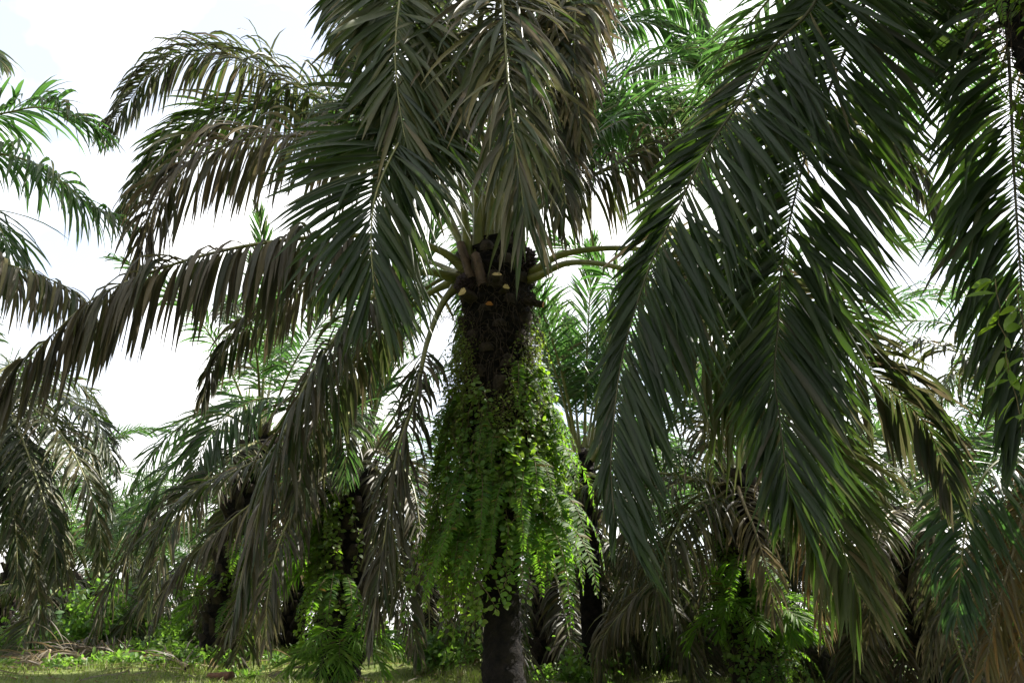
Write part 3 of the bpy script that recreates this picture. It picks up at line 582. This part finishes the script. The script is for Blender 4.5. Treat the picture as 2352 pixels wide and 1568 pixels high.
palm('oil palm in the back row between the scaly trunk and the fern hung trunk', at(690, 1255, 21), [('young', 5), ('mid', 7), ('old', 7), ('low', 8)], seed=161, az0=1.9)
palm('oil palm in the back row just left of the central bare trunk', at(985, 1220, 20), [('young', 6), ('mid', 7), ('old', 8), ('low', 8)], seed=171, az0=2.9)
palm('oil palm in the back row right of the fern tufted trunk', at(1880, 1240, 22), [('young', 6), ('mid', 8), ('old', 8), ('low', 8)], seed=181, az0=.2)
palm('oil palm with hanging brown fronds behind the right side of the central bare trunk', at(1250, 1250, 17.5), [('young', 4), ('mid', 6), ('old', 8), ('low', 8), ('dead', 3)], seed=211, az0=.8)
palm('oil palm far back seen under the two big dark fronds', at(1430, 1270, 24), [('mid', 6), ('old', 9), ('low', 9), ('dead', 4)], seed=221, az0=.3)
palm('oil palm with low skirt right behind the fern tufted palm', at(1740, 1300, 18), [('mid', 6), ('old', 9), ('low', 9), ('dead', 3)], seed=231, az0=.5)
palm('oil palm far back at the left, low crown seen above the large green shrub', at(120, 1330, 27), [('young', 5), ('mid', 7), ('old', 8), ('low', 8)], seed=241, az0=.3)
palm('oil palm far back under the sky gap, low dark crown', at(430, 1390, 30), [('young', 5), ('mid', 7), ('old', 8), ('low', 8)], seed=251, az0=1.3)
palm('oil palm far back behind the scaly trunk, only hanging fronds showing', at(540, 1330, 24), [('young', 4), ('mid', 7), ('old', 8), ('low', 8)], seed=261, az0=2.3)
palm('oil palm in the back row at the far right', at(2290, 1230, 20), [('young', 5), ('mid', 8), ('old', 8), ('low', 8), ('dead', 3)], seed=191, az0=1.2)

# the rows of the plantation go on at the sides of and behind the viewer and close the canopy there
for x, y, z, a, sd_ in ((3.6, -4.6, 7.2, 1.1, 302), (-9.2, 1.2, 6.8, 2.0, 303), (10.2, -.5, 7.0, .8, 304), (9.5, 4.5, 6.8, 2.6, 306)):
    palm('oil palm of the rows beside and behind the viewer, outside the picture', (x, y, z), FULL, seed=sd_, az0=a)

# ================================================================== ferns, creepers, shrubs
FP = [frond(arc(L, e0, -88, .55, rng.normal(0, .3)), f0=.06, ll=pl, w=pw, sp=.028, droop=.6, a0=88, a1=60, e=-4, ej=10, dry=d_, dj=.15, seg=4, fold=.1,
            kink=.02, rr=.006, rt=.002, mat=M_FERN, rmat=M_STEM, tone=tn, tipdry=.1, lbase=.45) for L, e0, pl, pw, d_, tn in
      ((1.0, 20, .12, .024, 0, .2), (1.2, 35, .15, .027, 0, .5), (1.35, 10, .14, .026, 0, .7), (.9, -10, .11, .022, .1, .1), (1.1, 0, .16, .028, .1, .4), (1.0, 40, .12, .024, .7, .6))]
LP = [frond(arc(L, e0, e1, .8, rng.normal(0, .3)), f0=.3, ll=.42, w=.034, sp=.03, droop=.7, a0=62, a1=20, e=15, ej=22, dry=-.1, dj=.1, seg=5, fold=.15,
            kink=.02, rr=.01, rt=.002, mat=M_FERN, rmat=M_STEM, tone=1.0, tipdry=.0) for L, e0, e1 in ((1.1, 55, -50), (1.0, 30, -75), (1.2, 70, -10))]
def fern(label, p, az, n, spread=1.2, scale=1., seed=0, kinds=(0, 1, 2, 3, 4), src=None, group='ferns growing on the palm trunks'):
    o = thing('fern', label, 'fern', p, group); r_ = np.random.default_rng(seed); src = src or FP
    for k in range(n):
        m = src[kinds[r_.integers(len(kinds))] % len(src)]
        a = az + spread * (2 * (k + .5) / n - 1) + r_.normal(0, .15)
        put(o, m, r_.normal(0, .05, 3), a, scale * r_.uniform(.75, 1.15))
    return o
def mp(phi, z, r):                                              # a point on the main trunk; phi 0 = right, -90 = towards the viewer
    f = np.clip((z - BS[2]) / Hm, 0, 1); c = BS * (1 - f) + CR * f
    return np.array([c[0] + r * math.cos(R(phi)), c[1] + r * math.sin(R(phi)), z])
for lab, phi, z, r, n, spr, sc, sd_ in (
    ('sword fern hanging over the front of the central trunk just above its bare black part', -88, 2.75, .34, 8, .8, .62, 1),
    ('sunlit sword fern arching far out on the right of the central trunk', -12, 3.1, .42, 11, .8, .9, 2),
    ('bright hanging fern low on the right side of the central trunk', -40, 2.75, .38, 10, .8, 1.0, 3),
    ('fern with long fronds hanging low on the left front of the central trunk', -128, 2.75, .36, 9, .8, .8, 4),
    ('fern sprawling left of the central trunk below the round leaved creeper', -165, 2.8, .36, 8, .9, .75, 5),
    ('fern hanging at the back right of the central trunk', 35, 2.9, .40, 8, .9, .8, 6),
    ('fern at the back left of the central trunk', 140, 2.9, .40, 8, .9, 1.0, 7),
    ('small fern halfway up the front of the central trunk', -105, 3.75, .36, 7, .9, .7, 8),
    ('small fern high on the right of the central trunk beneath the crown', -35, 4.5, .36, 7, .9, .65, 9),
    ('fern on the right flank of the central trunk amid lit creeper leaves', -15, 3.7, .40, 8, .9, .8, 10),
    ('fern halfway up the left flank of the central trunk', -150, 3.55, .40, 7, .9, .75, 11),
    ('fern with drooping fronds on the left flank of the central trunk, two thirds up', -160, 4.1, .38, 9, .9, .75, 13),
    ('fern on the right flank of the central trunk where the wiry creeper ends', -20, 4.1, .38, 9, .9, .75, 14),
    ('lush fern spilling over the left front of the central trunk amid round leaves', -120, 3.3, .42, 9, .9, .8, 15),
    ('lush sunlit fern spilling over the right front of the central trunk', -50, 3.35, .42, 10, .9, .85, 16),
    ('fern amid the front creeper, hanging in dark shade above the bare trunk', -70, 3.1, .40, 8, .8, .7, 12)):
    fern(lab, mp(phi, z, r), R(phi), n, spr, sc, sd_)
def tp(b, c, f, phi, r):
    b = np.asarray(b); c = np.asarray(c); q = b * (1 - f) + c * f
    return q + np.array([r * math.cos(R(phi)), r * math.sin(R(phi)), 0])
for lab, (b, c), f, phi, n, sc, src, sd_ in (
    ('leafy fern hanging high on the left of the fern hung trunk', (b2, c2), .75, 200, 9, .9, FP, 21),
    ('palm like tuft with narrow leaflets on the left of the fern hung trunk', (b2, c2), .55, 190, 8, .9, LP, 22),
    ('dark fern on the front of the fern hung trunk', (b2, c2), .5, 270, 8, .9, FP, 23),
    ('fern at the foot of the fern hung trunk', (b2, c2), .2, 280, 9, 1.0, LP, 24),
    ('fern low on the right of the fern hung trunk', (b2, c2), .35, 330, 8, .9, FP, 25),
    ('brightest yellow green tuft on the right of the fern tufted trunk', (b9, c9), .44, 305, 8, 1.0, LP, 31),
    ('green tuft with long narrow leaflets on the left of the fern tufted trunk', (b9, c9), .42, 230, 8, .95, LP, 32),
    ('fern hanging below the dead straw frond on the fern tufted trunk', (b9, c9), .66, 260, 9, .9, FP, 33),
    ('fern at the foot of the fern tufted trunk', (b9, c9), .24, 270, 6, .7, FP, 34),
    ('fern low on the right of the fern tufted trunk', (b9, c9), .28, 320, 7, .8, FP, 35),
    ('light green fern strip hanging on the right of the scaly trunk', (b8, c8), .55, 330, 9, 1.1, FP, 36),
    ('fern low on the right of the scaly trunk', (b8, c8), .3, 320, 8, 1.0, FP, 37),
    ('broad leaved young palm tuft left of the scaly trunk', (b8, c8), .3, 215, 6, .9, LP, 38)):
    fern(lab, tp(b, c, f, phi, .34), R(phi), n, 1.1, sc, sd_, src=src)
for lab, z, phi, n, sc, sd_ in (('fern on the near right edge trunk at the top of the picture', 6.1, 215, 8, .55, 41),
                                ('hanging fern on the near right edge trunk below the top one', 5.2, 220, 8, .55, 42)):
    f = (z - NB[2]) / (NC[2] - NB[2]); fern(lab, tp(NB, NC, f, phi, .34), R(phi), n, 1.1, sc, sd_)

def leafcards(P, D, U, ln, wd, mat, name, drys, tones):
    """flat rounded leaves: P base, D direction, U normal"""
    n = len(P); S_ = np.cross(D, U)
    prof = ((0, .12), (.22, .8), (.5, 1.0), (.78, .72), (1, .05)); rows = []
    for k, (t, w_) in enumerate(prof):
        c = P + D * (ln * t)[:, None] - U * (ln * .18 * t * t)[:, None]
        h = (wd * w_ * .5)[:, None]
        rows += [c - S_ * h + U * h * .25, c, c + S_ * h + U * h * .25]
    V = np.stack(rows, 1).reshape(-1, 3)
    base = np.array([[3 * k + q, 3 * k + q + 1, 3 * k + q + 4, 3 * k + q + 3] for k in range(4) for q in (0, 1)])
    Q = (np.arange(n)[:, None, None] * 15 + base[None]).reshape(-1, 4)
    return mesh_np(name, V, Q, mat, np.repeat(drys, 15), np.repeat(tones, 15))
def vine(label, starts, env, zlo, leaf=(.045, .075), step=.05, mat=None, seed=0, aspect=.85, tone=.45, centre=None, spread=.03, wander=.16, cat='creeper', name='climbing_vine', stemr=.004):
    """strands that hang and wander down an envelope radius env(z) around centre(z)"""
    r_ = np.random.default_rng(seed); tubes = []; P, D, U = [], [], []
    loc = None
    for phi, z0, z1 in starts:
        z = z0; ph = R(phi); C = []; off = r_.uniform(-.06, .08); dph = 0
        while z > z1:
            c = centre(z); r = env(z) + off + r_.normal(0, .008)
            C.append([c[0] + r * math.cos(ph), c[1] + r * math.sin(ph), z])
            z -= step * r_.uniform(.7, 1.2); dph = .8 * dph + r_.normal(0, wander) * .35; ph += dph * .35; off = np.clip(off + r_.normal(0, .014), -.1, .16)
        if len(C) < 4: continue
        C = np.array(C); tubes.append(tube(C, np.full(len(C), stemr), 4))
        for q in C:
            for _ in range(r_.integers(1, 4)):
                c = centre(q[2]); o_ = nrm(np.array([q[0] - c[0], q[1] - c[1], 0.])); t_ = np.array([-o_[1], o_[0], 0])
                d = nrm(o_ * r_.uniform(-.1, .9) + t_ * r_.normal(0, .9) + np.array([0, 0, r_.uniform(-.9, .25)]))
                u = nrm(o_ * .6 + np.array([0, 0, .7]) + r_.normal(0, .45, 3)); u = nrm(u - (u @ d) * d)
                P.append(q + d * r_.uniform(.01, spread)); D.append(d); U.append(u)
    P, D, U = map(np.array, (P, D, U)); b = P.mean(0); b[2] = P[:, 2].min()
    o = thing(name, label, cat, b, 'creepers on the palm trunks')
    v, q = join(tubes); link('stem', mesh_np('stem', v - b, q, M_STEM), o)
    n = len(P); ln = r_.uniform(*leaf, n)
    link('foliage', leafcards(P - b, D, U, ln, ln * aspect * r_.uniform(.85, 1.1, n), mat or M_VINE, 'foliage', np.clip(r_.normal(.02, .15, n), 0, 1), np.clip(r_.normal(tone, .25, n), 0, 1)), o)
    return o
ENV = lambda z: float(np.interp(z, [1.3, 2.0, 2.5, 3.0, 3.45, 4.0, 4.5, 5.4], [.58, .60, .64, .66, .64, .59, .54, .48]))
MC = lambda z: BS * (1 - np.clip((z - BS[2]) / Hm, 0, 1)) + CR * np.clip((z - BS[2]) / Hm, 0, 1)
def st(n, p0, p1, z0, z1, ln0, ln1, seed):
    r_ = np.random.default_rng(seed); o = []
    for _ in range(n):
        z = r_.uniform(z0, z1); o.append((r_.uniform(p0, p1), z, z - r_.uniform(ln0, ln1)))
    return o
vine('round leaved creeper draped over the left front of the central trunk', st(32, -165, -95, 3.2, 4.3, .6, 1.5, 1), ENV, 0, seed=1, centre=MC)
vine('round leaved creeper hanging over the middle front of the central trunk', st(17, -100, -60, 3.0, 3.8, .3, .7, 2), ENV, 0, seed=2, centre=MC, leaf=(.055, .095))
vine('sunlit yellow green creeper down the right side of the central trunk', st(48, -60, 30, 3.0, 4.5, .6, 1.4, 3), ENV, 0, seed=3, centre=MC, tone=.7)
vine('thin wiry creeper on the upper left of the central trunk below the crown', st(46, -195, -125, 4.2, 5.3, .5, 1.2, 4), lambda z: ENV(z) - .05, 0, leaf=(.022, .045), step=.03, mat=M_MOSS, seed=4, centre=MC, aspect=.6, stemr=.0025)
vine('thin wiry creeper on the upper right edge of the central trunk', st(40, -55, 15, 4.0, 5.2, .5, 1.2, 5), lambda z: ENV(z) - .05, 0, leaf=(.022, .045), step=.03, mat=M_MOSS, seed=5, centre=MC, aspect=.6, stemr=.0025)
vine('tangled fine creeper over the middle front of the upper central trunk', st(26, -115, -55, 3.4, 4.2, .5, 1.0, 6), lambda z: ENV(z) - .03, 0, leaf=(.02, .045), step=.035, mat=M_MOSS, seed=6, centre=MC, aspect=.6, stemr=.0025)
vine('long creeper strand trailing out left of the central trunk above the bare part', st(8, -185, -165, 2.8, 3.2, .6, 1.2, 7), lambda z: .58 + .34 * (3.2 - z), 0, seed=7, centre=MC, tone=.6)
vine('creeper strands hanging beside the left of the bare central trunk', st(22, -175, -110, 2.6, 2.9, .7, 1.3, 8), lambda z: .45 + .05 * (3 - z), 0, seed=8, centre=MC, tone=.75)
def lin(b, c): return lambda z: b * (1 - (z - b[2]) / (c[2] - b[2])) + c * ((z - b[2]) / (c[2] - b[2]))
vine('green creeper hanging down the left of the fern hung trunk', st(40, 150, 275, 2.2, 4.2, .6, 1.5, 9), lambda z: .48, 0, leaf=(.05, .10), seed=9, centre=lin(b2, c2), tone=.85)
vine('yellow green creeper column down the right of the scaly trunk', st(24, 290, 360, 2.2, 4.0, .8, 1.8, 10), lambda z: .50, 0, leaf=(.05, .09), seed=10, centre=lin(b8, c8), tone=.9)
vine('bright green creeper over the upper left of the fern tufted trunk', st(24, 170, 250, 2.6, 4.3, .6, 1.5, 11), lambda z: .42, 0, leaf=(.04, .08), seed=11, centre=lin(b9, c9), tone=.8)
vine('green creeper covering the foot of the fern tufted trunk', st(26, 200, 340, 1.6, 2.6, .6, 1.2, 12), lambda z: .45, 0, leaf=(.04, .09), seed=12, centre=lin(b9, c9), tone=.5)
vine('small leaved creeper on the near right edge trunk', st(20, 150, 280, 4.6, 7.0, .5, 1.6, 13), lambda z: .42, 0, leaf=(.045, .08), seed=13, centre=lin(NB, NC), tone=.7)
zt = at(2345, 640, 4.5)[2]; VX = at(2388, 820, 4.5)
vine('large leaved climber with bright leaves hanging at the right edge below the near trunk', [(180 + 40 * k, zt - .1 * k, zt - 1.0 - .1 * (k % 3)) for k in range(6)], lambda z: .10, 0, leaf=(.10, .17), step=.10, seed=14, centre=lambda z: np.array([VX[0], VX[1], z]), tone=.8, aspect=.38)

def shrub(label, p, rad, h, n, leaf, seed, tone=.5, name='shrub', dry=.03, group='weeds and shrubs on the bank'):
    r_ = np.random.default_rng(seed); p = np.asarray(p, float); o = thing(name, label, 'shrub', p, group)
    tubes = []; tips = []
    for _ in range(max(5, n // 45)):
        a = r_.uniform(0, 2 * np.pi); q = rad * math.sqrt(r_.random()); hh = h * r_.uniform(.45, 1.0) * (1 - .45 * (q / rad) ** 2)
        C, _l = spline([(0, 0, 0), (q * .3 * math.cos(a), q * .3 * math.sin(a), hh * .5), (q * math.cos(a), q * math.sin(a), hh)], 6)
        tubes.append(tube(C, np.linspace(.012, .003, 6), 4)); tips += list(C[2:])
    v, q = join(tubes); link('stems', mesh_np('stems', v, q, M_STEM), o)
    tips = np.array(tips); P = tips[r_.integers(len(tips), size=n)] + r_.normal(0, 1, (n, 3)) * np.array([rad * .14, rad * .14, h * .09]); P[:, 2] = np.maximum(P[:, 2], .02)
    D = nrm(r_.normal(0, 1, (n, 3)) + np.array([0, 0, .1])); U = nrm(r_.normal(0, .6, (n, 3)) + np.array([0, -.1, 1])); U = nrm(U - np.sum(U * D, 1, keepdims=True) * D)
    ln = r_.uniform(leaf * .6, leaf * 1.3, n)
    link('foliage', leafcards(P, D, U, ln, ln * .5, M_SHRUB, 'foliage', np.clip(r_.normal(dry, .12, n), 0, 1), np.clip(r_.normal(tone, .25, n), 0, 1)), o)
def gp(px, Y): p = at(px, 1500, Y); p[2] = float(gh(p[0], Y)) - .02; return p
shrub('large rounded green shrub on the bank at lower left', gp(205, 18), 1.35, 1.9, 1500, .17, 1, .35)
shrub('low bright weed clump right of the large shrub', gp(345, 17), .9, .75, 500, .13, 2, .8)
shrub('yellow green weed clump on the bank left of the scaly trunk', gp(420, 16), .8, .65, 450, .12, 3, .95)
shrub('small weed clump at the foot of the scaly trunk', gp(490, 14.5), .55, .45, 260, .11, 4, .8)
shrub('leafy weed clump left of the large shrub', gp(105, 18.5), .8, .9, 350, .13, 5, .6)
shrub('weed clump at the left edge of the bank', gp(15, 19), .9, .9, 400, .13, 6, .6)
shrub('low weed clump in front of the pile of dead fronds', gp(205, 12.5), .5, .3, 240, .09, 7, .8)
shrub('green shrub between the fern hung trunk and the central trunk', gp(1015, 13.5), .8, .95, 800, .12, 8, .55)
shrub('low weed clump right behind the bare central trunk', gp(1300, 15), 1.0, .8, 700, .13, 9, .6)
shrub('weed clump right of the scaly trunk', gp(670, 15.5), .8, .5, 350, .12, 10, .7)
shrub('low broad weed in front of the dead palm frond on the grass', gp(395, 12.6), .6, .32, 260, .10, 11, .6)

for k, (lab, px, Y_, r_, h_) in enumerate((
    ('leafy undergrowth far behind the left of the bare central trunk', 1080, 20, 1.6, 1.5), ('leafy undergrowth far behind the right of the bare central trunk', 1270, 20, 1.6, 1.6),
    ('undergrowth beneath the low brown fronds right of centre', 1450, 20, 1.7, 1.7), ('undergrowth left of the fern tufted trunk', 1590, 19, 1.6, 1.7),
    ('undergrowth right of the fern tufted trunk', 1800, 19, 1.6, 1.7), ('undergrowth at the lower right beneath the dead fronds', 2030, 18, 1.7, 1.8),
    ('undergrowth on the skyline behind the large green shrub', 150, 21, 1.8, 1.5), ('undergrowth on the skyline below the sky gap', 360, 21, 1.8, 1.3), ('undergrowth on the skyline left of the scaly trunk', 500, 21, 1.6, 1.2),
    ('undergrowth in the lower right corner', 2280, 16, 1.6, 1.8), ('undergrowth behind the fern hung trunk', 850, 19, 1.5, 1.3))):
    shrub(lab, gp(px, Y_), r_, h_, 900, .17, 60 + k, .4)

# ------------------------------------------------------------------ grass
def grass():
    r_ = np.random.default_rng(5); n = 110000
    x = r_.uniform(-14, 6, n); y = 7.5 + 14 * r_.random(n) ** 1.2; f_ = r_.random(n) < .25; x[f_] = r_.uniform(-8, 9, f_.sum()); y[f_] = r_.uniform(-3, 9, f_.sum())
    d = np.sin(x * 1.3 + 2) * np.sin(y * 1.1) + .5 * np.sin(x * 3.1 + y * 2.3); k = r_.random(n) < np.clip(.65 + .35 * d, .15, 1); x, y = x[k], y[k]; d = d[k]; n = len(x)
    z = gh(x, y) - .01; a = r_.uniform(0, 2 * np.pi, n); h = r_.uniform(.03, .11, n) * (1 + 1.3 * np.clip(d, 0, 1) ** 2); w = r_.uniform(.004, .009, n)
    B = np.stack([x, y, z], 1); S_ = np.stack([np.cos(a), np.sin(a), 0 * a], 1) * w[:, None]; ln = r_.normal(0, .45, (n, 2))
    m = B + np.stack([ln[:, 0] * h * .35, ln[:, 1] * h * .35, h * .6], 1); t = B + np.stack([ln[:, 0] * h, ln[:, 1] * h, h], 1)
    V = np.stack([B - S_, B + S_, m + S_ * .8, m - S_ * .8, t + S_ * .1, t - S_ * .1], 1).reshape(-1, 3)
    Q = (np.arange(n)[:, None, None] * 6 + np.array([[0, 1, 2, 3], [3, 2, 4, 5]])[None]).reshape(-1, 4)
    o = link('grass', mesh_np('grass', V, Q, M_GRASS, np.repeat(np.clip(r_.normal(.12, .25, n) + .6 * (r_.random(n) < .12), 0, 1), 6), np.repeat(np.clip(r_.normal(.5 + .2 * d, .25, n), 0, 1), 6)))
    o['kind'] = 'stuff'; o['label'] = 'short sunlit yellow green grass on the bank'
grass()
def litter():
    r_ = np.random.default_rng(8); ps = []
    for _ in range(1500):
        x, y = r_.uniform(-12, 3), 8.5 + 10 * r_.random(); L = r_.uniform(.1, .45); a = r_.uniform(0, 2 * np.pi); w = r_.uniform(.006, .016); b = r_.uniform(-.5, .5)
        C = []
        for k in range(4):
            q = np.array([x + L * k / 3 * math.cos(a + b * k), y + L * k / 3 * math.sin(a + b * k), 0]); q[2] = float(gh(q[0], q[1])) + .03 + .05 * r_.random(); C.append(q)
        C = np.array(C); s_ = np.array([-math.sin(a), math.cos(a), .3]) * w
        V = np.stack([C - s_ * np.array([.4, 1, 1, .2])[:, None], C + s_ * np.array([.4, 1, 1, .2])[:, None]], 1).reshape(-1, 3)
        ps.append((V, np.array([[2 * k, 2 * k + 1, 2 * k + 3, 2 * k + 2] for k in range(3)])))
    v, q = join(ps); n = len(v) // 8
    o = link('leaf_litter', mesh_np('leaf_litter', v, q, M_DEAD, np.ones(len(v)), np.repeat(r_.random(n) * .5, 8))); o['kind'] = 'stuff'; o['label'] = 'dry leaflets and twigs scattered over the grass'
litter()
for k, (px, Y_) in enumerate(((60, 13), (150, 12), (255, 13), (300, 12), (440, 13.2), (560, 12.3), (640, 13.5), (25, 12))):
    shrub('small broad leaved weed growing in the short grass', gp(px, Y_), .35, .24, 120, .09, 80 + k, .75, name='weed', group='small weeds in the grass')

# ------------------------------------------------------------------ fallen fronds and wood on the bank
def fallen(label, px0, Y0, px1, Y1, hump, **kw):
    a = gp(px0, Y0); b = gp(px1, Y1); pts = []
    for t in np.linspace(0, 1, 6):
        p = a * (1 - t) + b * t; p[2] = float(gh(p[0], p[1])) + .06 + hump * math.sin(math.pi * t); pts.append(p - a)
    o = thing('fallen_frond', label, 'dead frond', a, 'dead fronds on the ground')
    m = frond(pts, **{**dict(f0=.1, ll=.7, w=.03, sp=.05, droop=.9, e=18, ej=20, dry=1., dj=.1, mat=M_DEAD, rmat=M_RACHD, tone=.12, tj=.15, rr=.05), **kw})
    me = link('blade', m[0], o); link('rachis', m[1], me)
    return o
fallen('pale bleached dead frond piled highest on the left of the bank', 150, 13.4, 40, 13.8, .22)
fallen('grey dead frond lying across the top of the pile', 210, 13.2, 60, 13.1, .28, tone=.05)
fallen('dead frond lying across the middle of the bank beside the brown brush', 330, 13.8, 150, 14.2, .15)
fallen('brown dead frond behind the weeds in the middle of the bank', 360, 14.6, 200, 14.4, .2, tone=.45)
fallen('silvery dead frond on the grass left of the log', 440, 12.4, 345, 12.8, .08, tone=0.)
fallen('brown dead frond at the left end of the bank, in front of the frond pile', 120, 12.3, 5, 12.6, .12, tone=.3)
fallen('bleached dead frond with its tip raised behind the pile', 235, 14.0, 110, 14.4, .35, tone=.05)
fallen('dark brown dead frond lying along the back of the pile', 290, 14.4, 120, 13.7, .2, tone=.5)
fallen('broken grey frond lying just left of the foot of the fern hung trunk', 720, 12.6, 640, 12.3, .06, tone=.1)
fallen('thin grey dead frond pointing at the scaly trunk', 500, 13.6, 420, 13.2, .08, tone=0., ll=.45)
def log(label, p, d, L, r0, r1, mat, seed, name='log'):
    r_ = np.random.default_rng(seed); p = np.asarray(p, float); d = nrm(np.asarray(d, float)); n = 12; m = 12
    t_ = nrm(np.cross(d, (0, 0, 1))); u = np.cross(t_, d); V = []
    for k in range(n):
        f = k / (n - 1); r = (r0 + (r1 - r0) * f)
        for j in range(m):
            a = 2 * np.pi * j / m; V.append(d * L * f + (t_ * math.cos(a) + u * math.sin(a) * .75) * r * (1 + r_.normal(0, .07)))
    V += [d * -.01, d * (L + .01)]
    Q = [[k * m + j, k * m + (j + 1) % m, (k + 1) * m + (j + 1) % m, (k + 1) * m + j] for k in range(n - 1) for j in range(m)]
    Q += [[(j + 1) % m, j, n * m, n * m] for j in range(m)] + [[(n - 1) * m + j, (n - 1) * m + (j + 1) % m, n * m + 1, n * m + 1] for j in range(m)]
    me = bpy.data.meshes.new(name); me.from_pydata([tuple(v) for v in V], [], [tuple(dict.fromkeys(q)) for q in Q]); me.materials.append(mat)
    for pl in me.polygons: pl.use_smooth = len(pl.vertices) == 4
    o = link(name, me); o.location = p; tag(o, label, 'log' if name == 'log' else 'stump'); return o
q = gp(488, 11.6); q[2] += .07; log('short reddish brown piece of rotten trunk lying on the grass', q, (1, -.25, .05), .36, .075, .085, M_WOOD, 1)
q = gp(98, 12.2); log('pale broken frond butt standing in front of the dead frond pile', q, (.22, .1, 1), .36, .05, .03, M_RACHD, 2, 'frond_stump')
